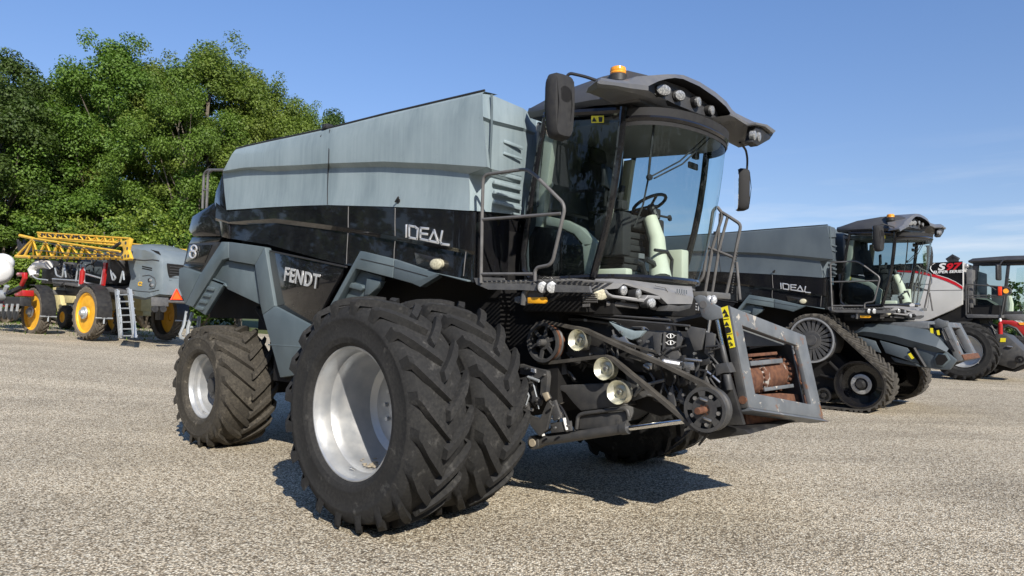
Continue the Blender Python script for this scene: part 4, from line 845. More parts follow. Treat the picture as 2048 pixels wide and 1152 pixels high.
# feeder chain drum
dc = [fpd(1492, 757, .33), fpd(1585, 737, .33)]; axd = (dc[1] - dc[0]).normalized()
rad = .165
def ringpts(c, r, n=20): 
    u = axd.cross(Vector((0, 0, 1))).normalized(); w = axd.cross(u); return [c + u * r * math.cos(2 * math.pi * j / n) + w * r * math.sin(2 * math.pi * j / n) for j in range(n)]
db = MB(); db.loft([ringpts(dc[0] - axd * .12, rad), ringpts(dc[1], rad), ringpts(dc[1] + axd * .0, rad * .6)], 0, True); drum = db.build('feeder_drum', 'bare_white', frame, 0, 40)
db = MB()
for t0_, t1_ in ((.16, .50), (.60, .86), (-.2, .02)): db.loft([ringpts(dc[0].lerp(dc[1], t0_), rad * 1.012), ringpts(dc[0].lerp(dc[1], t1_), rad * 1.012)], 0, True)
db.build('drum_sleeve', 'rust', drum, 0, 40)
for t in (.04, .56, .93):
    k = MB(); c = dc[0].lerp(dc[1], t)
    for j in range(22): 
        a = ringpts(c, rad * 1.07, 22); k.box(a[j], (.034, .034, .026), axd.rotation_difference(Vector((0, 1, 0))).to_matrix().inverted() @ Matrix.Rotation(2 * math.pi * j / 22, 3, 'Y'))
    k.build('feeder_chain', 'rust', drum, .006)
for (a1, a2, w_) in (((1502, 727), (1566, 721), .045), ((1530, 779), (1588, 771), .035), ((1497, 711), (1555, 706), .03)):
    p, q = fpd(*a1, .14), fpd(*a2, .14); k = MB(); k.prism([p + dn * -w_ / 2, q + dn * -w_ / 2, q + dn * w_ / 2, p + dn * w_ / 2], nrm * -.02); k.build('feeder_slat', 'frame_worn' if w_ > .03 else 'rust', drum, .006)
# flank of the frame with the yellow warning strip, ear, tilt cylinder
sk = MB(); S1 = [sv.on(x, y_, 'y', -.64) for x, y_ in ((1441, 616), (1456, 611), (1495, 815), (1480, 817))]; sk.prism(S1, (0, .05, 0)); sko = sk.build('frame_flank', 'charcoal', frame, .003)
ys_ = MB().prism([sv.on(x, y_, 'y', -.645) for x, y_ in ((1441.5, 616), (1455, 611.5), (1470.5, 694), (1460, 696.5))], (0, -.004, 0)); yso = ys_.build('warning_strip', 'sticker_yellow', frame)
wi = MB(); yv = -.653
def wpx(*p): return sv.y(yv, *p)
for cx, cy in ((1449, 623), (1452.5, 630), (1453, 648), (1458.5, 676)): wi.prism(wpx((cx, cy - 5), (cx + 5.5, cy + 3), (cx - 4.5, cy + 4)), (0, .003, 0))
wi.prism(wpx((1449, 655), (1456, 653), (1461, 657), (1462, 664), (1453, 667), (1450, 661)), (0, .003, 0)); wi.prism(wpx((1444, 639), (1457.5, 637), (1457.7, 638.2), (1444.2, 640.2)), (0, .003, 0)); wi.prism(wpx((1452, 668.6), (1464.5, 666.6), (1464.7, 667.8), (1452.2, 669.8)), (0, .003, 0)); wi.tube(wpx((1460, 684), (1465, 688), (1461, 691), (1466, 690)), .004, 4)
wi.build('warning_symbol', 'ink_black', yso)
er = MB(); er.prism(sv.y(-.66, (1387, 595), (1397, 590), (1407, 591.5), (1416, 602), (1441, 616), (1446, 636), (1417, 642), (1404, 634), (1395, 608)), (0, .04, 0)); ero = er.build('lift_ear', 'frame_worn', frame, .006); MB().disc(sv.on(1406, 609, 'y', -.665), .034, (0, -1, 0), .03, 16).build('ear_pin', 'rail_grey', ero)
for px in (1419.5, 1428): k = MB().disc(sv.on(px, 599, 'y', -.62), .028, (.6, -.7, .2), .05, 14, .04, dome=.012); k.build('small_lamp', 'lens_bright', ero)
tc = MB(); tc.tube(sv.y(-.74, (1443, 690), (1452, 728)), .026, 14); tc.tube(sv.y(-.74, (1453, 748), (1458, 780)), .033, 14); tc.prism(sv.y(-.78, (1430, 729), (1452, 725), (1461, 745), (1446, 746), (1432, 752)), (0, .12, 0)); tco = tc.build('tilt_cylinder', 'charcoal', frame, .003); MB().tube(sv.y(-.74, (1434, 640), (1446, 696)), .017, 12).build('piston_rod', 'chrome', tco)
bt_ = MB().disc(sv.on(1485, 800, 'y', -.645), .035, (0, -1, 0), .02, 12); bt_.build('frame_bolt', 'rust', frame)
lk2 = MB(); lk2.tube(sv.y(-.72, (1414, 662), (1423, 715), (1413, 722)), .014, 6); lk2.tube(sv.y(-.72, (1420, 640), (1416, 668)), .014, 6); lk2.tube(round_path(sv.y(-.76, (1424, 722), (1414, 730), (1412, 742), (1424, 750), (1440, 765)), .04), .011, 6); lk2.build('latch_rod', 'steel', frame)
un_ = MB(); un_.prism(sv.y(-.60, (1395, 868), (1440, 850), (1490, 860), (1500, 868), (1470, 872), (1420, 880)), (0, 1.1, 0)); un_.build('feeder_skid', 'satin_black', feeder, .006)
# ================================================================== second machine of the same type, on rubber tracks
TMAT = pose_matrix(7.96, 17.12, -.008, -.7628, -.0289, .0233)
tv = Survey(TMAT)
trk = empty('combine_harvester'); trk.matrix_world = TMAT
tag(trk, 'grey and black combine harvester on rubber tracks with grey feeder shields, behind the big one', 'combine harvester', 'grey and black combine harvesters')
for o in SHARED:
    if o.parent == main:
        c_t = copy_tree(o, trk)
        if o.name.split('.')[0] in ('grain_tank', 'grain_tank_body', 'tank_front_panel', 'tank_front_rib'):      # this machine's bin is not bleached
            c_t.data = c_t.data.copy(); c_t.data.materials[0] = MATS['tank_dark']
TYo = -1.74
sc_ = tv.on(1622.3, 680.2, 'y', TYo); ic_ = tv.on(1717, 769.8, 'y', TYo); rc2 = Vector((2 * sc_.x - ic_.x - .1, TYo, ic_.z)); RS = .52; RI = .515
def hull(P):
    P = sorted(set(P)); 
    def half(Q):
        h = []
        for p in Q:
            while len(h) > 1 and (h[-1][0] - h[-2][0]) * (p[1] - h[-2][1]) - (h[-1][1] - h[-2][1]) * (p[0] - h[-2][0]) <= 0: h.pop()
            h.append(p)
        return h
    a, b2 = half(P), half(P[::-1]); return a[:-1] + b2[:-1]
def ring2(c, r, n=60): return [(round(c.x + r * math.cos(2 * math.pi * i / n), 5), round(c.z + r * math.sin(2 * math.pi * i / n), 5)) for i in range(n)]
hp = hull(ring2(sc_, RS) + ring2(ic_, RI) + ring2(rc2, RI))
def resample(P, step):
    out = []; L_ = 0
    segs = [(Vector((*P[i], 0)), Vector((*P[(i + 1) % len(P)], 0))) for i in range(len(P))]
    tot = sum((q - a).length for a, q in segs); n = int(tot / step); step = tot / n; t = 0; i = 0; acc = 0
    for k in range(n):
        d = k * step
        while acc + (segs[i][1] - segs[i][0]).length < d: acc += (segs[i][1] - segs[i][0]).length; i += 1
        a, q = segs[i]; l = (q - a).length; u = (d - acc) / l; p = a.lerp(q, u); tn = (q - a).normalized(); out.append((p.x, p.y, tn.x, tn.y))
    return out
WID = .78
def track(parent):
    e = empty('rubber_track', parent)
    b = MB(); pts = resample(hp, .05); rows = []
    for y, o in ((TYo, 0), (TYo, .035), (TYo + WID, .035), (TYo + WID, 0)): rows.append([Vector((x + tz * o, y, z - tx * o)) for x, z, tx, tz in pts])
    b.loft(rows + [rows[0]], 0, True)
    for i, (x, z, tx, tz) in enumerate(resample(hp, .125)):
        for s in (0, 1):
            y0, y1 = (TYo - .005, TYo + WID * .54) if s == 0 else (TYo + WID * 1.005, TYo + WID * .46)
            off = 0 if s == 0 else .06
            rr_ = []
            for y, lag in ((y0, 0), ((y0 + y1) / 2, -.11), (y1, -.20)):
                cx, cz = x + tx * (lag + off), z + tz * (lag + off)
                # follow belt
                best = min(pts, key=lambda p: (p[0] - cx) ** 2 + (p[1] - cz) ** 2); cx, cz, ux, uz = best
                rr_.append([Vector((cx + ux * a + uz * h, y, cz + uz * a - ux * h)) for a, h in ((-.04, .03), (-.025, .075), (.025, .075), (.04, .03))])
            b.loft(rr_); k0 = len(b.v) - 12; b.f += [[k0, k0 + 1, k0 + 2, k0 + 3], [k0 + 11, k0 + 10, k0 + 9, k0 + 8]]; b.m += [0, 0]
    b.build('track_belt', 'track_rubber', e, 0, 30)
    # upper spoked drive wheel
    k = MB(); k.lathe([(.0, RS - .01), (.0, RS - .07), (.05, RS - .075), (.08, RS - .01), (.6, RS - .01)], sc_, 'y', 48); k.lathe([(.02, .11), (.02, .20), (.08, .22)], sc_, 'y', 30); k.lathe([(-.02, .001), (-.02, .12), (.05, .12)], sc_, 'y', 24)
    kr = MB(); kr.lathe([(-.005, RS - .012), (-.005, RS - .05), (.03, RS - .055)], sc_, 'y', 48); kr.build('wheel_ring', 'rim_silver', e, 0, 30)
    for i in range(22):
        a = 2 * math.pi * i / 22; d = Vector((math.cos(a), 0, math.sin(a))); tt = Vector((-d.z, 0, d.x))
        k.prism([sc_ + d * .18 + tt * .025 + Vector((0, .03, 0)), sc_ + d * .18 - tt * .025 + Vector((0, .03, 0)), sc_ + d * (RS - .05) - tt * .04 + Vector((0, .03, 0)), sc_ + d * (RS - .05) + tt * .04 + Vector((0, .03, 0))], (0, .05, 0))
    k.build('drive_wheel', 'plate_grey', e, 0, 30)
    for c, r in ((ic_, RI), (rc2, RI)):
        k = MB(); k.lathe([(0, r - .005), (0, r - .04), (.10, r - .06), (.22, r - .10), (.26, .26), (.2, .22), (.2, .001)], c, 'y', 48); k.lathe([(.3, r - .005), (.62, r - .005), (.62, .2)], c, 'y', 40); iw = k.build('idler_wheel', 'gloss_black', e, 0, 30)
        k = MB(); k.lathe([(.17, .215), (.165, .20), (.165, .14), (.18, .13)], c, 'y', 36)
        for j in range(18):
            a = 2 * math.pi * j / 18; k.disc(c + Vector((.17 * math.cos(a), .16, .17 * math.sin(a))), .013, (0, -1, 0), .01, 6)
        k.build('hub_ring', 'rim_silver', iw, 0, 30); k = MB(); k.lathe([(.06, .001), (.06, .07), (.12, .10), (.2, .12)], c, 'y', 24); k.build('hub_cap', 'satin_black', iw)
    for px, py in ((1647, 790.6),):
        c = tv.on(px, py, 'y', TYo + .05)
        for dx in (0, -.36):
            k = MB(); cc_ = c + Vector((dx, 0, 0)); k.lathe([(0, .16), (0, .12), (.05, .11), (.05, .06), (.0, .05), (.0, .001)], cc_, 'y', 28); k.lathe([(0, .16), (.6, .16)], cc_, 'y', 28); k.build('road_roller', 'satin_black', e, 0, 30)
    k = MB(); k.prism([(rc2.x, TYo + .25, .45), (rc2.x + .2, TYo + .25, .75), (sc_.x, TYo + .25, sc_.z + .1), (ic_.x - .15, TYo + .25, .8), (ic_.x, TYo + .25, .45), (sc_.x + .2, TYo + .25, .30)], (0, .3, 0)); k.tube([(sc_.x + .3, TYo + .2, 1.0), (sc_.x + .55, TYo + .18, .75), (sc_.x + .5, TYo + .18, .45)], .04); k.tube([(sc_.x + .1, TYo + .2, .7), (sc_.x + .5, TYo + .2, .62)], .03); k.build('track_frame', 'dark_mass', e)
    return e
t1 = track(trk); t2 = copy_tree(t1, trk); t2.rotation_euler = (0, 0, 0); t2.scale = (1, -1, 1)
rw2 = copy_tree(w3, trk); rw2.location = (-4.626, -1.56, .80)
rw2 = copy_tree(w3, trk); rw2.location = (-4.626, 1.56, .80); rw2.rotation_euler = (0, 0, math.pi)
def ty(v, *p): return tv.y(v, *p)
fx_ = MB(); fx_.prism([(.3, -.7, 1.95), (2.2, -.7, 1.8), (2.6, -.7, 1.0), (2.3, -.7, .85), (1.2, -.7, .95), (.4, -.7, 1.3)], (0, 1.4, 0)); tf = fx_.build('feeder_house', 'dark_mass', trk, .02)
sh = MB()
top_ = ty(-.86, (1708, 660), (1724, 649), (1734, 647), (1780, 650), (1850, 659), (1879, 678), (1897, 698)); mid_ = ty(-.98, (1707, 667), (1726, 663), (1740, 664), (1790, 672), (1830, 683), (1872, 694), (1893, 704)); low_ = ty(-.90, (1708, 669), (1726, 671), (1742, 674), (1790, 685), (1824, 695), (1850, 700), (1870, 705))
sh.strip(top_, mid_); sh.strip(mid_, low_); sh.loft([[p + Vector((0, .5, .02)) for p in top_], top_]); shd = sh.build('feeder_shield', 'shield_grey', tf, 0, 18)
p2 = MB(); p2.prism(ty(-.92, (1711, 671), (1750, 682), (1762, 706), (1735, 698), (1712, 685)), (0, .06, 0)); p2.prism(ty(-.94, (1759, 681), (1814, 696), (1838, 728), (1771, 706)), (0, .06, 0)); p2.prism(ty(-.86, (1780, 713), (1838, 729), (1852, 736), (1790, 724)), (0, .06, 0)); p2.build('shield_panel', 'shield_grey', shd, .012)
p3 = MB(); p3.prism(ty(-.90, (1828, 696), (1876, 697), (1893, 704), (1913, 721), (1899, 740), (1873, 739), (1851, 735)), (0, .12, 0)); p3.build('shield_end', 'shield_grey', shd, .02)
p4 = MB(); p4.prism(ty(-.93, (1867, 718), (1875, 705), (1893, 707), (1901, 720), (1886, 734), (1871, 732)), (0, .04, 0)); p4o = p4.build('shield_rim', 'fender_grey', shd, .012); p5 = MB(); p5.prism(ty(-.945, (1870, 718), (1877, 708.5), (1890, 710), (1896, 720), (1885, 730.5), (1873.5, 729)), (0, .03, 0)); p5.build('shield_opening', 'dark_mass', p4o)
p6 = MB(); p6.tube(ty(-.97, (1828, 696), (1851, 734)), .035, 6); p6.build('shield_strut', 'satin_black', shd); p7 = MB(); p7.prism(ty(-.975, (1816, 708), (1821, 705.5), (1828.5, 716), (1823.5, 718.5)), (0, -.006, 0)); p7.build('warning_label', 'sticker_yellow', shd)
T4 = [tv.on(1894, 644, 'y', -.72), tv.on(1921, 646, 'y', .70), tv.on(1959, 716, 'y', .70), tv.on(1927, 720.5, 'y', -.72)]
nT = (T4[1] - T4[0]).cross(T4[3] - T4[0]).normalized(); nT = nT if nT.x > 0 else -nT
def tq(u, v): return (T4[0] * (1 - u) + T4[1] * u) * (1 - v) + (T4[3] * (1 - u) + T4[2] * u) * v
oi = [tq(0, 0), tq(1, 0), tq(1, 1), tq(0, 1)]; ii = [tq(.18, .14), tq(.82, .14), tq(.82, .84), tq(.18, .84)]; b = MB(); bk2 = nT * -.14
b.loft([[oi[i % 4] for i in range(5)], [ii[i % 4] for i in range(5)], [ii[i % 4] + bk2 for i in range(5)], [oi[i % 4] + bk2 for i in range(5)], [oi[i % 4] for i in range(5)]]); tfr = b.build('header_frame', 'frame_worn', trk, .006)
b = MB(); b.prism([tq(.0, .86) + nT * .005, tq(1, .86) + nT * .005, tq(1, 1) + nT * .005, tq(0, 1) + nT * .005], nT * .02); b.build('frame_lip', 'rust', tfr, .004)
b = MB()
for v in (.35, .45, .55): b.tube([tq(.2, v) - nT * .25, tq(.5, v - .05) - nT * .15, tq(.8, v) - nT * .25], .04, 6)
b.prism([tq(.2, .6) - nT * .2, tq(.8, .6) - nT * .2, tq(.8, .85) - nT * .2, tq(.2, .85) - nT * .2], nT * -.05); b.build('feeder_drum', 'rust', tfr)
b = MB(); b.prism(ty(-.74, (1868, 641), (1876, 637), (1886, 641), (1896, 642), (1896, 652), (1884, 656), (1872, 652)), (0, .06, 0)); b.build('lift_ear', 'frame_worn', tfr, .006)
b = MB(); b.tube(ty(-.80, (1889, 657), (1899, 678)), .03, 8); b.tube(ty(-.80, (1899, 680), (1911, 702)), .05, 8); b.prism(ty(-.82, (1891, 680), (1904, 678), (1908, 688), (1896, 691)), (0, .1, 0)); b.tube(ty(-.80, (1884, 662), (1890, 678), (1903, 700)), .018, 6); b.build('tilt_cylinder', 'charcoal', tfr)
b = MB(); b.prism(ty(-.80, (1860, 656), (1866, 656), (1867, 667), (1861, 666)), (0, -.005, 0)); b.prism(ty(-.80, (1873, 661), (1878, 660), (1880, 670), (1875, 670)), (0, -.005, 0)); b.build('warning_label', 'sticker_yellow', tf)
b = MB(); b.bx(1.0, 2.15, -.78, .78, 1.72, 1.86); b.build('feeder_top', 'frame_grey', tf, .01)
b = MB(); b.prism(ty(-.99, (1819, 609), (1824, 606), (1830, 608), (1829, 613), (1820, 613)), (0, -.004, 0)); b.build('door_decal', 'white_paint', trk)
# ================================================================== silver combine beyond it
GMAT = pose_matrix(17.47, 26.66, -.13, -.749); gv = Survey(GMAT)
glr = empty('combine_harvester'); glr.matrix_world = GMAT
tag(glr, 'silver combine harvester with black top band and curved red stripe, third in line', 'combine harvester')
def gy(v, *p): return gv.y(v, *p)
GY = -1.6
b = MB(); b.prism(gy(GY, (1780, 531), (1925, 524), (1925, 609), (1905, 620), (1860, 639), (1815, 652), (1700, 655), (1640, 640), (1640, 540)), (0, 3.2, 0)); gb = b.build('body_panel', 'silver_paint', glr, .02)
b = MB(); b.prism(gy(GY - .006, (1560, 538), (1780, 529), (1862, 525.5), (1925, 522.5), (1925, 572), (1912, 564), (1896, 557), (1876, 550.5), (1858, 547), (1830, 542), (1790, 541), (1560, 546)), (0, .02, 0)); gtop = b.build('top_band', 'gloss_black', gb)
b = MB(); u1 = gy(GY - .010, (1560, 546), (1790, 541), (1830, 541.5), (1858, 546.5), (1876, 550.5), (1896, 557), (1912, 564.5), (1925, 573)); u2 = gy(GY - .010, (1560, 548), (1790, 543.5), (1830, 545.5), (1856, 551), (1874, 555.5), (1893, 562.5), (1911, 570.5), (1925, 579)); b.strip(u1, u2, (0, .02, 0)); b.build('red_stripe', 'red_decal', gb)
b = MB(); b.tube(gy(GY - .012, (1870, 526), (1862, 531), (1860.5, 537), (1864, 543), (1872, 548)), .016, 5); b.strip(gy(GY - .011, (1872, 548.6), (1896, 556), (1912, 563.5), (1925, 572)), gy(GY - .011, (1872, 549.6), (1896, 557.2), (1912, 564.7), (1925, 573.2)), (0, .02, 0)); b.build('white_line', 'white_paint', gtop)
b = MB(); b.strip(gy(GY - .004, (1640, 583), (1925, 579.6)), gy(GY - .004, (1640, 584.2), (1925, 580.8)), (0, .02, 0)); b.tube(gy(GY - .004, (1838, 549), (1838, 566), (1841, 568.5), (1862, 568.5), (1864, 566), (1864, 556)), .008, 4); b.build('panel_seam', 'platform_grey', gb)
def gtext(nm, body, px, py, w_px, matn, bold, shear, sx, parent, size):
    a, c_, q = gy(GY - .018, (px - w_px / 2, py + .8), (px, py), (px + w_px / 2, py - .8)); return text_mesh(nm, body, size, c_, q - a, (0, 0, 1), .02, matn, parent, bold, shear, sx)
gtext('model_lettering', 'S', 1881.5, 534.5, 20, 'white_paint', .035, .25, 1.4, gtop, .34); gtext('model_number', '97', 1904, 534, 24, 'red_decal', .035, .25, 1.3, gtop, .34); gtext('series_lettering', 'SUPER SERIES', 1896.5, 543.7, 46, 'white_paint', .03, .2, 1.25, gtop, .135); gtext('brand_lettering', 'GLEANER', 1778, 575, 90, 'satin_black', .03, 0, 1.35, gb, .40)
b = MB(); b.bx(-6.5, .4, -1.3, 1.3, 1.2, 2.2); b.bx(-.3, 1.0, -1.3, 1.3, 2.2, 2.7); b.bx(-.2, .2, -1.2, 1.2, .9, 1.3); b.prism(gy(-1.45, (1925, 600), (1938, 606), (1945, 640), (1900, 650), (1850, 652), (1880, 632)), (0, .4, 0)); b.build('chassis', 'dark_mass', glr)
b = MB()
for px in (1901, 1911): b.disc(gv.on(px, 519.5, 'y', -1.0), .10, (.2, -1, 0), .1, 14); b.box(gv.on(px, 520, 'y', -1.0), (.2, .1, .12))
b.tube(gy(-1.0, (1893, 520), (1905, 512), (1918, 519)), .06); b.build('unload_auger', 'satin_black', glr)
wg = wheel(-1.62, 0, 1.05, 1.05, .62, .74, 21, FRONT_IN, -1, name='front_wheel', parent=glr)
c = copy_tree(wg, glr); c.location.y = 1.62; c.scale = (1, -1, 1)
c = copy_tree(wg, glr); c.location = (-3.9, -1.5, .8); c.scale = (.76, .9, .76)
# cab
b = MB(); b.prism(gy(-.95, (1946, 528), (1958, 528), (1950, 629), (1938, 629), (1941, 580)), (0, .1, 0)); b.prism(gy(-.98, (2013, 530), (2020, 530), (2009, 630), (2002, 630)), (0, .08, 0)); b.prism(gy(-.97, (1938, 624), (2045, 622), (2045, 630), (1938, 631)), (0, .06, 0)); b.prism(gy(-.97, (1946, 524), (2050, 522), (2050, 529), (1946, 531)), (0, .06, 0)); gcf = b.build('cab_frame', 'satin_black', glr, .01)
q0 = [gv.on(x, y_, 'y', -.97) for x, y_ in ((1956, 529), (2014, 529), (2004, 629), (1947, 629))]; b = MB(); b.add(q0, [(0, 1, 2, 3)]); b.build('side_window', 'side_window', glr)
pB0, pB1 = gv.on(2017, 529, 'y', -.97), gv.on(2007, 629, 'y', -.97)
r0 = [pB1 + Vector((dx, dy, 0)) for dx, dy in ((0, 0), (.2, .12), (.38, .4), (.45, .95), (.38, 1.5), (.2, 1.82), (0, 1.94))]; r1 = [pB0 + Vector((dx, dy, 0)) for dx, dy in ((0, 0), (.2, .12), (.38, .4), (.45, .95), (.38, 1.5), (.2, 1.82), (0, 1.94))]
b = MB().loft([r0, r1]); b.build('windscreen', 'windscreen', glr, 0, 80)
b = MB(); b.bx(q0[3].x, q0[3].x + .1, -.9, .9, 2.0, 3.2); b.bx(q0[3].x, r0[3].x - .3, -.9, .9, q0[3].z - .1, q0[3].z); b.box((q0[3].x + .7, 0, q0[3].z + .6), (.5, .6, .9)); b.build('cab_interior', 'cab_grey', glr, .02)
b = MB(); b.prism(gy(-.93, (1948, 596), (1975, 600), (1993, 611), (1996, 627), (1950, 627)), (0, .05, 0)); gdp = b.build('door_lower_panel', 'gloss_black', glr); b = MB(); b.strip(gy(-.945, (1948, 593.5), (1975, 597), (1996, 608), (2000, 626)), gy(-.945, (1948, 596.5), (1974, 600), (1992, 611), (1996, 626)), (0, .04, 0)); b.build('door_trim', 'cream', gdp)
b = MB(); b.tube(gy(-.2, (2019, 626), (2021, 608), (2018, 592)), [.12, .10, .08], 10); b.build('steering_column', 'cream', glr)
zr = gv.on(1950, 524, 'y', -1.0).z; xr0 = gv.on(1935, 522, 'y', -1.05).x
b = MB(); rws = []
for x, zb, zt, hw in ((xr0, zr + .0, zr + .06, .95), (xr0 + .15, zr - .02, zr + .16, 1.05), (xr0 + 1.2, zr - .03, zr + .2, 1.1), (xr0 + 2.2, zr - .04, zr + .18, 1.15), (xr0 + 2.6, zr - .04, zr + .04, 1.1)): rws.append([Vector((x, y, z)) for y, z in ((-hw + .05, zb), (-hw, zb + .06), (-hw + .1, zt - .02), (0, zt + .03), (hw - .1, zt - .02), (hw, zb + .06), (hw - .05, zb))])
b.loft(rws); b.add([rws[0][0], rws[0][-1], rws[-1][-1], rws[-1][0]], [(0, 1, 2, 3)]); b.add(rws[0], [list(range(7))]); b.add(rws[-1], [list(range(7))]); b.build('cab_roof', 'roof_dark', glr, 0, 40)
b = MB(); b.bx(.02, .22, -1.4, 1.4, 2.6, 4.0); b.build('tank_front_panel', 'platform_grey', glr, .03)
b = MB(); b.sphere(gv.on(1933, 532, 'y', -1.2), .09, 10); b.build('work_light', 'lens_clear', glr)
c0_ = gv.on(1997, 545, 'y', -1.5); b = MB(); b.box(c0_, (.10, .30, .56), Matrix.Rotation(R(-15), 3, 'Z')); gm_ = b.build('mirror', 'satin_black', glr, .045, 40, 3); b = MB(); b.tube([c0_ + Vector((0, 0, .2)), gv.on(2003, 524, 'y', -1.45), gv.on(2008, 519, 'y', -1.2), gv.on(2010, 524, 'y', -1.0)], .022); b.build('mirror_arm', 'satin_black', gm_)
b = MB(); b.tube(round_path(gy(-1.5, (1932, 630), (1932, 568), (2010, 574), (2022, 578), (2023, 587), (2012, 591), (1932, 591)), .1), .024, 7); b.tube(gy(-1.5, (1937, 572), (1936, 625)), .022); b.tube(gy(-1.5, (2009, 592), (2002, 634)), .024); b.tube(gy(-1.5, (1932, 596), (2010, 594)), .02); b.tube(gy(-1.0, (1974, 568), (1992, 580)), .02); b.build('handrail', 'charcoal', glr)
b = MB(); b.prism(gy(-1.48, (1929, 628), (2004, 630), (2004, 636), (1935, 636)), (0, .6, 0)); b.build('platform', 'platform_grey', glr, .01)
b = MB(); b.prism(gy(-1.54, (1995.5, 573), (2003.5, 573), (2003.5, 591), (1996, 591)), (0, .08, 0)); b.build('marker_box', 'red_lens', glr, .01); b = MB(); b.disc(gv.on(2012, 582, 'y', -1.52), .085, (.3, -1, 0), .06, 14); b.build('turn_signal', 'amber', glr)
b = MB(); b.prism(gy(-1.0, (2005, 629), (2050, 628), (2050, 642), (2020, 640), (2008, 636)), (0, .3, 0)); b.build('cab_fascia', 'visor_grey', glr, .02)
b = MB(); b.prism(gy(-.8, (1984, 668), (1990, 665), (2014, 671), (2052, 706), (2056, 724), (2026, 738), (1988, 726)), (0, 1.5, 0)); gfd = b.build('feeder_house', 'charcoal', glr, .015); b = MB(); b.prism(gy(-.81, (2001, 676), (2012, 676), (2011, 684), (2000, 684)), (0, -.005, 0)); b.build('warning_label', 'sticker_yellow', gfd)
b = MB(); b.tube(gy(-.84, (2014, 692.5), (2025, 694)), .028); b.disc(gv.on(2001, 708, 'y', -.82), .04, (0, -1, 0), .03, 8); b.build('latch_pin', 'steel', gfd); b = MB(); b.lathe([(-.1, .14), (-.1, .08), (.0, .06)], gv.on(2040, 719, 'y', -.82), 'y', 16); b.build('shaft_hub', 'dark_mass', gfd)
b = MB(); b.prism(gy(-.6, (1990, 726), (2024, 738), (2050, 728), (2050, 736), (2030, 744), (1990, 738)), (0, 1.2, 0)); b.build('feeder_skid', 'dark_mass', gfd)
b = MB()
for px in (((1975, 640), (1985, 655), (1990, 668)), ((1962, 648), (1980, 652), (1992, 662)), ((1950, 636), (1958, 652), (1975, 664))): b.tube(gy(-1.1, *px), .03, 6)
b.prism(gy(-1.1, (1968, 660), (1978, 652), (1990, 662), (1996, 668), (1990, 672)), (0, .1, 0)); b.build('hydraulic_hoses', 'charcoal', glr)
# fire extinguisher clipped to it
ex = MB(); ec = gv.on(2000.5, 657, 'y', -1.5); ex.lathe([(-.20, .001), (-.20, .075), (.16, .075), (.22, .03), (.26, .03)], ec, 'z', 14); exo = ex.build('fire_extinguisher', 'red_paint', glr); ex = MB(); ex.sphere(ec + Vector((0, 0, .30)), .05, 8, 0, (1, 1, 1.4)); ex.build('extinguisher_valve', 'white_paint', exo)
# ================================================================== red tractor at the edge of the picture
RMAT = pose_matrix(25.2, 33.0, -.2, -.60); rv = Survey(RMAT)
red = empty('tractor'); red.matrix_world = RMAT
tag(red, 'bright red tractor half hidden behind the silver combine, cut by the picture edge', 'tractor')
def ry(v, *p): return rv.y(v, *p)
b = MB(); b.prism(ry(-.6, (2000, 640), (2026, 641), (2054, 650), (2082, 660), (2082, 690), (2040, 668), (2020, 650), (2000, 648)), (0, 1.2, 0)); rh = b.build('hood', 'red_paint', red, .06, 35, 3); b = MB(); b.prism(ry(-.63, (2036, 645), (2050, 645), (2052, 650), (2040, 650)), (0, .02, 0)); b.build('headlamp', 'amber', rh)
b = MB(); b.tube(ry(-1.0, (2000, 668), (2004, 656), (2016, 651), (2032, 657), (2044, 672), (2050, 688)), .06, 8); b.build('front_fender', 'satin_black', red)
wr = wheel(-1.0, rv.on(2030, 690, 'y', -1.0).x, .80, .80, .45, .5, 18, REAR, -1, name='front_wheel', parent=red, rimmat='red_paint'); c = copy_tree(wr, red); c.location.y = 1.0; c.rotation_euler = (0, 0, math.pi)
c = copy_tree(wr, red); c.location = (wr.location.x - 2.9, -1.1, 1.05); c.scale = (1.3, 1.2, 1.3); c = copy_tree(wr, red); c.location = (wr.location.x - 2.9, 1.1, 1.05); c.rotation_euler = (0, 0, math.pi); c.scale = (1.3, 1.2, 1.3)
xx = wr.location.x; b = MB(); b.bx(xx - 3.2, xx + .6, -.4, .4, .7, 1.3); b.build('chassis', 'dark_mass', red, .03); b = MB(); b.bx(xx - 3.3, xx - 1.6, -.85, .85, 1.5, 2.1); b.bx(xx - 3.3, xx - 1.6, -.9, .9, 2.95, 3.1); b.build('cab_shell', 'red_paint', red, .04)
b = MB()
for x in (xx - 3.25, xx - 1.65):
    for y in (-.82, .82): b.tube([(x, y, 2.0), (x + .1, y * .95, 3.0)], .05)
b.build('cab_frame', 'satin_black', red)
b = MB(); b.bx(xx - 3.2, xx - 1.68, -.8, -.79, 2.1, 2.95); b.bx(xx - 3.2, xx - 1.68, .79, .8, 2.1, 2.95); b.bx(xx - 1.68, xx - 1.67, -.79, .79, 2.1, 2.95); b.build('cab_glass', 'side_window', red)
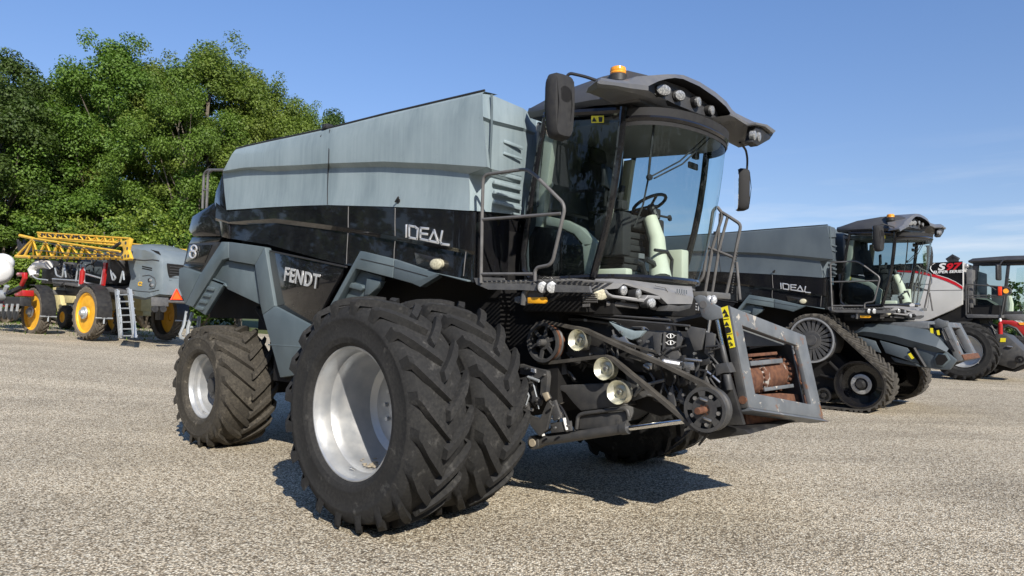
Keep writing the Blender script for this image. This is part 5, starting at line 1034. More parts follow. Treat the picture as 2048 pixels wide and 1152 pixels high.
# ================================================================== self-propelled sprayer at the left
SMAT = pose_matrix(-16.55, 28.5, gz(-16.2, 28.5) - .02, R(-34), 0, R(-1.5)); pv = Survey(SMAT)
spr = empty('crop_sprayer'); spr.matrix_world = SMAT
tag(spr, 'grey self propelled crop sprayer with yellow rims and folded yellow lattice boom', 'sprayer')
def py_(v, *p): return pv.y(v, *p)
SPR = [(0, .74), (0, .72), (.02, .70), (.03, .68), (.06, .665), (.06, .62), (.04, .45), (.06, .20), (.02, .17), (.02, .001)]
wa = wheel(-1.5, -2.18, .97, .985, .74, .40, 24, SPR, -1, 'rubber_pale', .045, .30, 0, name='wheel', parent=spr, rimmat='rim_yellow')
hb_ = MB().lathe([(-.15, .001), (-.15, .10), (-.05, .14), (-.05, .22), (.0, .24)], (0, -.20, 0), 'y', 20); hb_.build('hub', 'alu', wa)
for x, y, rz in ((2.18, -1.5, 0), (-2.18, 1.5, math.pi), (2.18, 1.5, math.pi)):
    c = copy_tree(wa, spr); c.location = (x, y, .97); c.rotation_euler = (0, .1 + x, 0) if rz == 0 else (0, 0, rz)
for x in (-2.18, 2.18):
    for y in (-1.5, 1.5):
        b = MB(); b.lathe([(-.26, 1.07), (.26, 1.07), (.26, 1.09), (-.26, 1.09), (-.26, 1.07)], (x, y, .97), 'y', 20, 0, R(-12), R(100)); b.lathe([(-.10, 1.10), (.10, 1.10)], (x, y, .97), 'y', 20, 0, R(-12), R(100)); f_ = b.build('mudguard', 'satin_black', spr, 0, 30)
        b = MB(); b.tube([(x + 1.06, y - .3, .80), (x + 1.06, y + .3, .80)], .03); b.tube([(x + 1.06, y, .6), (x + 1.06, y, 1.0)], .03); b.build('mudguard_bracket', 'alu', f_)
b = MB()
for x in (-2.18, 2.18):
    for y in (-1.15, 1.15): b.bx(x - .15, x + .15, y - .1, y + .1, .8, 1.9)
    b.bx(x - .12, x + .12, -1.2, 1.2, 1.7, 1.9)
b.bx(-3.0, 3.4, -.5, .5, 1.75, 2.05); b.build('chassis', 'platform_grey', spr, .02)
HY = -.95
def hrow(z_px): return None
cn = pv.on(319, 530, 'y', HY); HX = cn.x
s_top = py_(HY + .25, (256, 492), (272, 489), (290, 490), (304, 493), (318, 499)); s_sh = py_(HY + .02, (256, 502), (272, 499), (290, 500), (304, 505), (317, 514)); s_mid = py_(HY, (256, 524), (272, 527), (290, 529), (305, 528), (319, 531)); s_cr = py_(HY - .02, (262, 556), (275, 550), (290, 548), (305, 552), (319, 558)); s_bot = py_(HY - .02, (254, 589), (272, 592), (290, 596), (306, 592), (319, 588)); s_und = py_(HY + .2, (256, 594), (272, 597), (290, 600), (306, 596), (319, 592))
rows_ = [s_top, s_sh, s_mid, s_cr, s_bot, s_und]; b = MB(); b.loft(rows_); M_ = [mirror_y(r_) for r_ in rows_]; b.loft(M_)
crown = [Vector((p.x, 0, p.z + .10)) for p in s_top]; b.loft([s_top, crown, M_[0]])
nose = [[r_[-1], r_[-1] + Vector((.10, .07, -.01)), Vector((r_[-1].x + .16, 0, r_[-1].z - .02)), mirror_y([r_[-1]])[0] + Vector((.10, -.07, -.01)), mirror_y([r_[-1]])[0]] for r_ in rows_]
b.loft(nose); b.add([crown[-1], s_top[-1], nose[0][1], nose[0][2], nose[0][3], M_[0][-1]], [(0, 1, 2, 3, 4, 5)]); hoodo = b.build('engine_hood', 'hood_grey', spr, 0, 40)
b = MB(); nx = nose[2][1].x + .03
b.prism([(nx, -.78, nose[2][1].z + .10), (nx, .78, nose[2][1].z + .10), (nx, .66, nose[4][1].z + .42), (nx, -.66, nose[4][1].z + .42)], (.06, 0, 0)); gr_ = b.build('grille', 'dark_mass', hoodo, .02)
b = MB()
for k in range(8): z = nose[4][1].z + .42 + k * .095; b.tube([(nx + .07, -.68, z), (nx + .07, .68, z + .0)], .014, 5)
b.build('grille_bar', 'charcoal', gr_); b = MB(); b.disc((nx + .09, -.05, nose[3][1].z + .45), .13, (1, -.2, 0), .05, 14); b.build('reversing_lamp', 'lens_clear', gr_)
b = MB()
for k in range(3): b.prism(py_(HY - .012, (284, 531.5 + k * 4), (304, 535.5 + k * 4), (304, 538 + k * 4), (284, 534 + k * 4)), (0, .02, 0))
b.prism(py_(HY + .12, (302, 499), (318, 503), (322, 510), (308, 505)), (0, -.02, 0)); b.pieces('hood_vent', 'dark_mass', hoodo)
b = MB(); b.strip([p + Vector((0, 0, .03)) for p in py_(HY + .45, (300, 492), (312, 495), (322, 500), (331, 508))], [p + Vector((0, 0, .03)) for p in py_(HY + .45, (302, 494.5), (310, 498), (318, 503), (327, 511))], (0, .05, -.02)); b.build('hood_stripe', 'pale_yellow', hoodo)
for py in (560, 570): 
    b = MB(); b.disc(pv.on(300 if py == 560 else 303, py, 'y', HY - .03), .10, (.35, -1, 0), .04, 16, .075, dome=.01); l_ = b.build('lamp_rim', 'satin_black', hoodo); b = MB(); b.disc(pv.on(301 if py == 560 else 304, py, 'y', HY - .045), .065, (.35, -1, 0), .03, 14, .055, dome=.01); b.build('hood_lamp', 'lens_clear', l_)
a_, c_, q_ = py_(HY - .03, (274, 568), (279.5, 568), (285, 568.4)); text_mesh('model_lettering', 'C2', .20, c_, q_ - a_, (0, 0, 1), .015, 'boom_yellow', hoodo, .04, .2, 1.1)
# sign and lamp bar under the hood end
b = MB(); bx_ = max(r_[2].x for r_ in nose) + .10; b.tube([(bx_, -1.3, 1.45), (bx_, 1.4, 1.45)], .05); b.tube([(bx_ - .5, -.3, 1.9), (bx_, -.3, 1.45)], .05); b.tube([(bx_ - .5, .5, 2.0), (bx_, .5, 1.45)], .05); lb_ = b.build('lamp_bar', 'platform_grey', spr)
P4 = pv.x(bx_ + .06, (303, 594), (337, 595.5), (337, 613), (303, 612)); b = MB(); b.prism(P4, (-.03, 0, 0)); b.build('lamp_plate', 'platform_grey', lb_, .004)
for px in (310.5, 327): b = MB(); b.disc(pv.on(px, 618, 'x', bx_ + .08), .11, (1, -.2, 0), .08, 16); b.build('tail_lamp', 'satin_black', lb_)
b = MB(); b.prism(pv.x(bx_ + .03, (353, 579), (363, 598.5), (343, 598)), (.012, 0, 0)); sg = b.build('slow_vehicle_sign', 'orange_sign', lb_)
b = MB(); e3 = pv.x(bx_ + .05, (353, 578), (364, 599.5), (341.5, 599)); b.tube(e3 + [e3[0]], .025, 5); b.build('sign_border', 'red_lens', sg)
b = MB(); b.tube(py_(HY - .012, (256, 516), (272, 519), (290, 520.5), (305, 519), (318, 521)), .012, 4); b.tube(py_(HY - .03, (285, 552), (298, 550), (309, 556), (312, 566), (309, 576), (298, 578)), .012, 4); b.tube(py_(HY - .03, (256, 578), (275, 582), (300, 584), (318, 580)), .01, 4); b.pieces('panel_seam', 'charcoal', hoodo)
# ladder
b = MB(); LYy = -1.62
for a, q in (((229, 580), (237, 676)), ((254, 578), (264.5, 675))): b.prism(py_(LYy, (a[0], a[1]), (a[0] + 4.2, a[1]), (q[0] + 4.2, q[1]), (q[0], q[1])), (0, .10, 0))
for k in range(7):
    t = (k + .6) / 7; xa = 229 + 8 * t; xb = 255 + 10 * t; y_ = 580 + 96 * t; b.prism(py_(LYy + .01, (xa + 2, y_), (xb + 2, y_ - .6), (xb + 2, y_ + 1.8), (xa + 2, y_ + 2.4)), (0, .16, 0))
b.build('ladder', 'alu', spr)
b = MB(); b.tube(round_path(py_(LYy - .15, (231, 582), (235, 578), (243, 640), (243.5, 668), (238, 675)), .1), .025, 6); b.tube(round_path(py_(LYy - .15, (254, 578), (258, 576), (267, 640), (267, 668), (263, 675)), .1), .025, 6); b.build('ladder_rail', 'alu', spr)
# walkway, tank, tubes
b = MB(); b.prism(py_(-1.2, (104, 558), (152, 563), (228, 578), (256, 582), (256, 588), (228, 585), (104, 566)), (0, .6, 0)); b.build('walkway', 'platform_grey', spr, .01)
b = MB(); 
for px in (((110, 536), (113, 551), (125, 555), (128, 525), (152, 528)), ((152, 563), (156, 528), (162, 528), (158, 572)), ((105, 558), (165, 562)), ((172, 548), (200, 556)), ((62, 538), (66, 553), (75, 558), (95, 560)), ((170, 528), (168, 565), (205, 572)), ((224, 545), (232, 556), (226, 562), (222, 545), (222, 530)), ((128, 525), (132, 555)), ((200, 575), (209, 530)), ((240, 565), (246, 540), (248, 560))): b.tube(round_path(py_(-1.25, *px), .12), .032, 6)
b.build('walkway_rail', 'alu', spr)
b = MB(); b.lathe([(-1.3, .001), (-1.28, .5), (-1.1, .72), (1.1, .72), (1.28, .5), (1.3, .001)], (.4, 0, 2.75), 'x', 24); b.build('spray_tank', 'shield_grey', spr)
b = MB(); rr = random.Random(5); b.bx(-2.6, -1.0, -.8, .8, 2.05, 2.7); b.bx(1.9, 2.6, -.9, .8, 2.1, 3.3); b.sphere(pv.on(242, 530, 'y', -.9), .42, 14, 0, (.8, 1, 1.3))
b.pieces('pump_housing', 'satin_black', spr, .03)
b = MB()
for k in range(16):
    x = rr.uniform(-2.4, 2.2); P_ = [Vector((x, -1.0, 2.1 + rr.random() * .9))]
    for _i in range(5): P_.append(P_[-1] + Vector((rr.uniform(-.35, .4), rr.uniform(-.08, .06), rr.uniform(-.28, .25))))
    b.tube(P_, .028, 5)
b.build('hydraulic_hoses', 'satin_black', spr)
b = MB(); b.tube(py_(-1.15, (69, 552), (67, 540), (73, 531), (84, 528), (98, 530)), [.17] * 5, 12); b.build('inlet_duct', 'white_paint', spr, 0, 60)
b = MB(); b.lathe([(-.30, .001), (-.30, .10), (.2, .10), (.28, .04), (.36, .04)], pv.on(164.5, 553, 'y', -1.3), 'z', 12); b.build('fire_extinguisher', 'red_paint', spr); b = MB(); b.prism(py_(-1.3, (207, 525), (212, 525), (206, 571), (202, 571)), (0, .08, 0)); b.build('warning_strip', 'red_paint', spr)
b = MB(); b.bx(-3.7, -2.5, -.8, .8, 2.2, 2.9); b.bx(-4.0, -3.4, -1.0, 1.0, 2.9, 3.2); b.build('boom_carrier', 'satin_black', spr, .04)
# booms
def lattice(name, y, tl, tr, bl, br, n, r, plateR=True, dy=.35):
    b = MB(); T_ = [pv.on(tl[0] + (tr[0] - tl[0]) * t, tl[1] + (tr[1] - tl[1]) * t, 'y', y) for t in [i / n for i in range(n + 1)]]; B_ = [pv.on(bl[0] + (br[0] - bl[0]) * t, bl[1] + (br[1] - bl[1]) * t, 'y', y) for t in [i / n for i in range(n + 1)]]
    B2 = [p + Vector((0, dy, 0)) for p in B_]
    b.tube([T_[0], T_[-1]], r * 1.3, 6); b.tube([B_[0], B_[-1]], r * 1.3, 6); b.tube([B2[0], B2[-1]], r * 1.2, 6)
    for i in range(n):
        b.tube([T_[i], B_[i + 1]], r, 5); b.prism([T_[i] + Vector((-.05, 0, 0)), T_[i] + Vector((.07, 0, 0)), B_[i] + Vector((.05, 0, 0)), B_[i] + Vector((-.14, 0, 0))], (0, .05, 0)); b.tube([T_[i], B2[i]], r, 5); b.tube([B_[i], B2[i + 1]], r * .8, 5)
    return b.build(name, 'boom_yellow', spr)
bo = lattice('boom', -1.55, (66, 477), (240, 503), (48, 513), (244, 517), 7, .035)
b = MB(); b.tube(py_(-1.55, (67, 477), (34, 511)), .05, 6); b.tube(py_(-1.55, (32, 512.5), (60, 514)), .07, 6); b.tube(py_(-1.4, (40, 471), (66, 477)), .07, 6); b.build('boom_end', 'boom_yellow', bo)
b = MB(); b.prism(py_(-1.58, (241, 483), (262, 477), (258, 492), (256, 500), (259, 508), (262, 517), (248, 520), (240, 516), (246, 506), (247, 500), (245, 493)), (0, .10, 0)); b.prism(py_(-1.30, (243, 484), (260, 479), (257, 500), (260, 516), (248, 518), (246, 500)), (0, .06, 0)); bh_ = b.build('boom_hinge', 'boom_yellow', bo, .01)
b = MB()
for px, py in ((251, 486), (254, 497), (250, 512), (244, 515), (256, 512)): b.disc(pv.on(px, py, 'y', -1.59), .06, (0, -1, 0), .03, 10)
b.pieces('hinge_pin', 'charcoal', bh_)
b = MB(); b.tube(py_(-1.62, (60, 511), (120, 512.5), (180, 514), (242, 516)), .010, 5)
for k in range(15): b.box(pv.on(64 + 12 * k, 515.5 + .25 * k, 'y', -1.62), (.035, .04, .08))
b.build('nozzle_line', 'satin_black', bo)
b = MB(); b.tube(py_(-1.62, (66, 480), (110, 489), (170, 497), (238, 506)), .02, 5); b.tube(py_(-1.60, (70, 500), (130, 506), (190, 509), (240, 511)), .02, 5); b.pieces('boom_hose', 'charcoal', bo)
b2_ = lattice('boom', -1.05, (75, 465), (260, 477), (79, 475), (242, 486), 11, .03, dy=.25)
b = MB(); 
for k in range(9): b.sphere(pv.on(88 + 10.5 * k, 470 + .6 * k, 'y', -1.0), .12, 8)
b.tube(py_(-1.2, (178, 497), (225, 497), (240, 486)), .06, 6); b.tube(py_(-1.0, (110, 492), (170, 498), (200, 505)), .05, 6); b.build('boom_hose', 'satin_black', b2_)
b = MB(); 
for k in range(7): b.tube([pv.on(36 + 4 * k, 480 + (k % 3) * 4, 'y', -1.2), pv.on(38 + 4 * k, 500, 'y', -1.25), pv.on(44 + 4 * k, 508 - k, 'y', -1.2)], .05, 6)
b.build('boom_hose', 'satin_black', bo)
b3_ = lattice('boom', 1.5, (75, 466), (372, 500), (80, 476), (372, 505), 12, .03, dy=.25)
# ================================================================== planter with white tank, pale yellow trailer
def place(px, d):                                               # ground point seen in column px at distance d
    r_ = (px - 1024) / F * RT + FWD; X, Yy_ = r_.x * d, r_.y * d; return X, Yy_, gz(X, Yy_)
X, Yw, Z = place(2, 29.5); PLM = pose_matrix(X, Yw, Z, R(-34)); wv = Survey(PLM)
pln = empty('planter'); pln.matrix_world = PLM; tag(pln, 'white tank on a black and red row planter, at the left picture edge', 'planter')
def wy(v, *p): return wv.y(v, *p)
for i, (cx, cy, rx, rz) in enumerate(((-22, 543, .95, .60), (-10, 527, .85, .42))):
    c = wv.on(cx, cy, 'y', -.2 + .7 * i); b = MB(); n = 20; rows_ = []
    for h, k in ((-1.28, .02), (-1.25, .55), (-1.1, .85), (-.8, 1), (.8, 1), (1.1, .85), (1.25, .55), (1.28, .02)): rows_.append([c + Vector((h * 1.0, rz * k * math.cos(2 * math.pi * j / n), rz * k * math.sin(2 * math.pi * j / n))) for j in range(n)])
    b.loft(rows_, 0, True); b.build('liquid_tank', 'poly_white', pln, 0, 50)
b = MB(); b.tube(wy(-.4, (37, 549), (50, 549), (50, 556), (43, 570)), .09, 6); b.prism(wy(-.4, (28, 588), (45, 580), (45, 592), (30, 593)), (0, .4, 0)); b.prism(wy(-.5, (-10, 602), (8, 602), (8, 613), (-10, 613)), (0, .4, 0)); b.build('red_frame', 'red_paint', pln, .01)
b = MB(); b.prism(wy(-.5, (-20, 592), (40, 594), (40, 612), (-20, 610)), (0, .4, 0)); b.tube(wy(-.3, (-20, 575), (20, 586), (48, 572)), .1)
for k in range(5): b.disc(wv.on(-14 + 11 * k, 626 + .6 * k, 'y', -.35), .24, (0, -1, 0), .05, 16)
b.build('toolbar', 'satin_black', pln, .01)
b = MB()
for k in range(5): b.tube(wy(-.65, (-8 + 11 * k, 608), (-10 + 11 * k, 622)), .05, 6)
b.lathe([(-.1, .2), (.1, .2), (.1, .16), (-.1, .16), (-.1, .2)], wv.on(2, 590, 'y', -.6), 'y', 16); b.tube(wy(-.6, (10, 582), (14, 572)), .09, 8); b.pieces('planter_fitting', 'alu', pln)
X, Yw, Z = place(150, 34.5); YM = pose_matrix(X, Yw, Z, R(-34)); yv_ = Survey(YM)
yel = empty('trailer'); yel.matrix_world = YM; tag(yel, 'pale yellow farm trailer with small yellow wheels, seen underneath the grey sprayer', 'trailer')
wq = yv_.on(131.5, 628, 'y', -.8)
wy1 = wheel(-.8, wq.x, .56, .56, .26, .36, 16, [(0, .26), (0, .24), (.06, .22), (.10, .15), (.10, .001)], -1, 'rubber_dusty', .03, .2, 0, name='wheel', parent=yel, rimmat='rim_yellow')
for dx, dy in ((0, .8), (5.2, -.8), (5.2, .8)):
    c = copy_tree(wy1, yel); c.location = (wq.x + dx, dy, .56)
    if dy > 0: c.rotation_euler = (0, 0, math.pi)
b = MB(); b.prism(yv_.y(-.6, (105, 575), (116, 574), (128, 640), (118, 640)), (0, .3, 0)); b.prism(yv_.y(-.6, (112, 574), (165, 578), (165, 586), (112, 582)), (0, .3, 0)); b.prism(yv_.y(-.6, (128, 590), (150, 588), (150, 606), (130, 606)), (0, .3, 0)); b.bx(wq.x - 1, wq.x + 6.4, -.6, .6, .7, .9); b.bx(wq.x + 1.8, wq.x + 6.4, -.7, .7, .9, 1.9); b.build('trailer_frame', 'pale_yellow', yel, .02)
b = MB(); b.bx(wq.x - .5, wq.x + .7, -.5, .5, .9, 1.25); b.build('trailer_box', 'shield_grey', yel, .02)
# ================================================================== wood behind the yard
def leaf_mat(name, base, dark):
    m = bpy.data.materials.new(name); m.use_nodes = True; nt = m.node_tree; b = nt.nodes['Principled BSDF']; out = nt.nodes['Material Output']
    oi = nt.nodes.new('ShaderNodeObjectInfo'); f = ramp(nt, noise(nt, .55, 3), [(.35, 0.), (.68, 1.)])
    c = mix_col(nt, f, dark, base); g = nt.nodes.new('ShaderNodeNewGeometry'); c = mix_col(nt, g.outputs['Random Per Island'], c, tuple(v * 1.18 for v in base)); 
    hs = nt.nodes.new('ShaderNodeHueSaturation'); mr = nt.nodes.new('ShaderNodeMapRange'); mr.inputs[3].default_value = .485; mr.inputs[4].default_value = .515; nt.links.new(oi.outputs['Random'], mr.inputs[0]); nt.links.new(mr.outputs[0], hs.inputs[0]); nt.links.new(c, hs.inputs['Color'])
    nt.links.new(hs.outputs[0], b.inputs['Base Color']); b.inputs['Roughness'].default_value = .5; b.inputs['Specular IOR Level'].default_value = .35
    tr = nt.nodes.new('ShaderNodeBsdfTranslucent'); nt.links.new(mix_col(nt, 1., hs.outputs[0], (1.0, 1.25, .5), 'MULTIPLY'), tr.inputs[0])
    mx = nt.nodes.new('ShaderNodeMixShader'); mx.inputs[0].default_value = .30; nt.links.new(b.outputs[0], mx.inputs[1]); nt.links.new(tr.outputs[0], mx.inputs[2]); nt.links.new(mx.outputs[0], out.inputs[0]); MATS[name] = m
leaf_mat('leaf_maple', (.132, .200, .030), (.074, .120, .020)); leaf_mat('leaf_ash', (.152, .208, .036), (.088, .134, .027)); leaf_mat('leaf_dark', (.070, .108, .022), (.040, .068, .016)); leaf_mat('leaf_bright', (.19, .26, .036), (.11, .165, .024))
def leaves(b, c, r, n, size, g, flat=.75):
    for _ in range(n):
        d = Vector((g.gauss(0, 1), g.gauss(0, 1), g.gauss(0, 1))); d.normalize(); k = g.random() ** .45
        p = c + Vector((d.x * r * k, d.y * r * k, d.z * r * flat * k))
        nrm = (d * .7 + Vector((g.gauss(0, .5), g.gauss(0, .5), .55 + g.gauss(0, .4)))).normalized()
        u = nrm.cross(Vector((g.gauss(0, 1), g.gauss(0, 1), g.gauss(0, 1)))).normalized(); w = nrm.cross(u); s = size * g.uniform(.6, 1.25)
        k0 = len(b.v); b.v += [p - u * s * .5, p + w * s * .36 + nrm * s * .08, p + u * s * .55, p - w * s * .36 + nrm * s * .08]; b.f.append([k0, k0 + 1, k0 + 2, k0 + 3]); b.m.append(0)
def fast(b, name, mt, parent):
    me = bpy.data.meshes.new(name); me.from_pydata([tuple(v) for v in b.v], [], b.f); me.materials.append(MATS[mt]); o = bpy.data.objects.new(name, me); COL.objects.link(o); o.parent = parent; return o
def tree(seed, H, rad, base, nclump, nleaf, mt, trunk_r=.24, size=.25, lean=.03):
    g = random.Random(seed); e = empty('tree'); cl = []
    for i in range(nclump):
        while True:
            a = Vector((g.uniform(-1, 1), g.uniform(-1, 1), g.uniform(-1, 1)))
            if .25 < a.length < 1: break
        t = (a.z + 1) / 2; wdt = (1 - abs(2 * t - .85) ** 2.2 * .62) if t < .95 else .35
        c = Vector((a.x * rad * wdt, a.y * rad * wdt, base + t * (H - base - .6))); cl.append((c, g.uniform(.6, 1.35) * rad * .185))
    cb = MB()
    for c, r in cl: leaves(cb, c, r, int(nleaf * (r / (rad * .185)) ** 1.7), size, g)
    for _ in range(14):                                        # sprigs standing out of the outline
        a = g.uniform(0, 6.283); t = g.uniform(.45, 1.0); rr_ = rad * (1 - abs(2 * t - .85) ** 2.2 * .55) * g.uniform(.72, .92); leaves(cb, Vector((rr_ * math.cos(a), rr_ * math.sin(a), base + t * (H - base) + g.uniform(-.3, .5))), .6, 130, size * .95, g, .9)
    crown = fast(cb, 'crown', mt, e)
    tb = MB(); top = Vector((g.uniform(-1, 1) * lean * H, g.uniform(-1, 1) * lean * H, H * .86)); tp = [Vector((0, 0, -.6)), Vector((0, 0, .4)), top * .25 + Vector((g.uniform(-.2, .2), g.uniform(-.2, .2), 0)), top * .5 + Vector((g.uniform(-.3, .3), g.uniform(-.3, .3), 0)), top * .75, top]
    tb.tube(tp, [trunk_r * 1.35, trunk_r, trunk_r * .8, trunk_r * .6, trunk_r * .36, .03], 9)
    for c, r in g.sample(cl, min(34, len(cl))):
        t = max(.12, min(.92, (c.z - 1.6) / (H * .86) - .10)); s0 = None
        k = t * 5 ; i = min(4, int(k)); s0 = tp[i].lerp(tp[i + 1], k - i); md = s0.lerp(c, .5) + Vector((g.uniform(-.3, .3), g.uniform(-.3, .3), -.25 + g.uniform(-.2, .3))); rl_ = trunk_r * (1 - t) * .55 + .025
        tb.tube([s0, md, c], [rl_, rl_ * .6, .015], 5)
    fast(tb, 'trunk', 'bark', e); return e
KINDS_ = {}
def grow(kind, *a): KINDS_[kind] = tree(*a)
grow('maple', 11, 17.5, 5.2, 2.2, 125, 760, 'leaf_maple', .27, .155); grow('ash', 23, 17.5, 4.6, 4.5, 104, 700, 'leaf_ash', .25, .145); grow('dark', 37, 15.0, 4.6, 1.8, 98, 740, 'leaf_dark', .24, .155); grow('maple2', 51, 17.0, 5.0, 2.8, 112, 740, 'leaf_maple', .26, .155); grow('low', 64, 7.5, 3.1, .5, 46, 640, 'leaf_maple', .10, .145); grow('bright', 77, 5.6, 2.6, .3, 36, 640, 'leaf_bright', .08, .135)
used_ = set()
def plant(kind, px, toppx, d, sx, rz, label, cat='tree', group='trees of the wood behind the yard'):
    X, Yt, Z = place(px, d); src = KINDS_[kind]; o = src if kind not in used_ else copy_tree(src); used_.add(kind)
    H = {'maple': 17.5, 'ash': 17.5, 'dark': 15., 'maple2': 17., 'low': 7.5, 'bright': 5.6}[kind]
    ztop = EYE + d * ((634 - (px - 1024) * -.01746) - toppx) / F; s = (ztop - Z) / H
    o.location = (X, Yt, Z); o.scale = (sx * s if sx < 5 else sx, sx * s, s); o.rotation_euler = (0, 0, rz); tag(o, label, cat, group)
    return o
"""rows: kind, picture column, top row, distance, spread, turn, label"""
for row_ in (
 ('dark', -8, 72, 41, 1.0, .3, 'dark green tree cut by the left picture edge, topping out alone against the sky'),
 ('maple', 62, 148, 45, .95, 1.9, 'lower topped leafy tree in the dip just right of the dark edge tree'),
 ('maple2', 128, 118, 47, .95, 4.1, 'leafy tree rising above the left end of the yellow boom'),
 ('maple', 214, 64, 44, 1.0, 3.2, 'tall maple with a pointed top rising over the middle of the yellow boom'),
 ('ash', 296, 92, 46, .95, .4, 'slimmer tree with pale limbs showing, standing above the grey sprayer hood'),
 ('maple2', 352, 108, 42, .85, 2.4, 'tree whose bare trunk shows between the sprayer hood and the big combine'),
 ('ash', 410, 66, 45, 1.05, 2.7, 'tallest airy tree with light feathery leaves above the rear rail of the big combine'),
 ('ash', 478, 112, 47, .95, 5.0, 'airy tree standing over the sloped back end of the grey grain tank'),
 ('maple2', 545, 150, 46, .85, 1.2, 'tree stepping down in height above the rear half of the grain tank'),
 ('ash', 600, 196, 48, .8, 3.9, 'smaller pale tree low over the middle of the grain tank'),
 ('dark', 650, 199, 52, .85, 5.5, 'dark rounded tree ending the wood on its right over the tank camera'),
 ('low', 14, 372, 39, 1.1, .2, 'bushy young tree behind the white planter tank'),
 ('low', 176, 345, 41, 1.1, 4.6, 'taller bushy young tree behind the middle of the yellow boom'),
 ('bright', 196, 432, 38.5, 1.0, .9, 'bright yellow green sapling just above the yellow boom'),
 ('bright', 292, 408, 38.5, 1.1, 2.1, 'bright green sapling above the sprayer hood'),
 ('low', 402, 350, 42, 1.0, 1.4, 'bushy young tree behind the rear rail of the big combine'),
 ('bright', 128, 428, 39, .9, 4.0, 'bright green sapling behind the upper left boom section')): plant(*row_)
# low growth that reads as one dark mass under the trees
g = random.Random(99); ub = MB()
for i in range(150):
    px = g.uniform(-60, 470); d = g.uniform(41, 50); X, Yt, Z = place(px, d); leaves(ub, Vector((X, Yt, Z + g.uniform(.3, 3.2))), g.uniform(.6, 1.2), 110, .30, g)
uo = fast(ub, 'undergrowth', 'leaf_dark', None); tag(uo, kind='stuff')
gb_ = MB()
for i in range(1800):
    px = g.uniform(-40, 320); d = g.uniform(32, 42) if g.random() < .7 else g.uniform(27.5, 33); X, Yt, Z = place(px, d); X += g.gauss(0, .3)
    if d < 33 and g.random() < .75: continue
    h = g.uniform(.05, .16); a = g.uniform(0, 3.14); k0 = len(gb_.v); dx, dy = .018 * math.cos(a), .018 * math.sin(a); gb_.v += [Vector((X - dx, Yt - dy, Z - .01)), Vector((X + dx, Yt + dy, Z - .01)), Vector((X + g.gauss(0, .08), Yt + g.gauss(0, .08), Z + h))]; gb_.f.append([k0, k0 + 1, k0 + 2]); gb_.m.append(0)
go = fast(gb_, 'grass', 'leaf_maple', None); tag(go, kind='stuff')
# the wood on the other side of the yard, which the paint and the glass mirror
wb = MB()
for i in range(1250):
    a = g.uniform(R(150), R(390)); rad_ = g.uniform(42, 62); X, Yt = rad_ * math.cos(a), rad_ * math.sin(a)
    hh = 19 + 3.0 * math.sin(a * 7) + 2 * math.sin(a * 19); leaves(wb, Vector((X, Yt, g.random() ** .8 * hh)), g.uniform(1.4, 2.6), 60, .95, g)
for i in range(700):                                           # and far off, past the last machines
    px = g.uniform(420, 2600); d = g.uniform(135, 165); r_ = (px - 1024) / F * RT + FWD; X, Yt = r_.x * d, r_.y * d
    hh = 8.5 + 1.5 * math.sin(px * .013) + 1.1 * math.sin(px * .041); leaves(wb, Vector((X, Yt, gz(X, Yt) + g.random() ** .7 * hh)), g.uniform(1.2, 2.2), 45, .9, g)
wo = fast(wb, 'woods', 'leaf_dark', None); tag(wo, kind='stuff')
# ================================================================== yard, sky, light
def ground():
    me = bpy.data.meshes.new('gravel_yard'); vs = []; fs = []
    def axis(lo, hi, near, k):
        out = []; v = 0.; s = near
        while v < hi: out.append(v); v += s; s *= k
        out.append(hi); o2 = []; v = 0.; s = near
        while v > lo: o2.append(v); v -= s; s *= k
        o2.append(lo); return sorted(set(out + o2))
    X = axis(-900, 900, .8, 1.06); Yy = axis(-400, 1500, .8, 1.06)
    for y in Yy:
        for x in X: vs.append((x, y, gz(x, y)))
    n = len(X)
    for j in range(len(Yy) - 1):
        for i in range(n - 1): fs.append((j * n + i, j * n + i + 1, (j + 1) * n + i + 1, (j + 1) * n + i))
    me.from_pydata(vs, [], fs); me.materials.append(MATS['gravel'])
    for p in me.polygons: p.use_smooth = True
    o = bpy.data.objects.new('ground', me); COL.objects.link(o); return tag(o, kind='structure')
m, nt, b = nodes('gravel'); b.inputs['Roughness'].default_value = .9; b.inputs['Specular IOR Level'].default_value = .25
tc = nt.nodes.new('ShaderNodeTexCoord')
def voro(scale, feat='F1'):
    n = nt.nodes.new('ShaderNodeTexVoronoi'); n.feature = feat; n.inputs['Scale'].default_value = scale; nt.links.new(tc.outputs['Object'], n.inputs['Vector']); return n
v1 = voro(60); v2 = voro(27); sep = nt.nodes.new('ShaderNodeSeparateColor'); nt.links.new(v1.outputs['Color'], sep.inputs[0]); sep2 = nt.nodes.new('ShaderNodeSeparateColor'); nt.links.new(v2.outputs['Color'], sep2.inputs[0])
stone = nt.nodes.new('ShaderNodeValToRGB'); e = stone.color_ramp.elements
for k in range(4): e.new(.5)
for k, (p, c) in enumerate(((0, (.17, .135, .095)), (.20, (.38, .312, .222)), (.40, (.60, .505, .375)), (.60, (.78, .675, .515)), (.80, (.92, .825, .66)), (1, (.99, .93, .79)))): e[k].position = p; e[k].color = (*c, 1)
nt.links.new(sep.outputs[0], stone.inputs[0])
edge = ramp(nt, v1.outputs['Distance'], [(.30, 1.), (.64, .38)])
c1 = mix_col(nt, 1., stone.outputs[0], edge, 'MULTIPLY')
big = ramp(nt, sep2.outputs[1], [(.90, 0.), (.92, 1.)])
c2 = mix_col(nt, mix_col(nt, 1., big, ramp(nt, v2.outputs['Distance'], [(.35, 1.), (.5, 0.)]), 'MULTIPLY'), c1, mix_col(nt, sep2.outputs[0], (.36, .28, .19), (.80, .72, .58)))
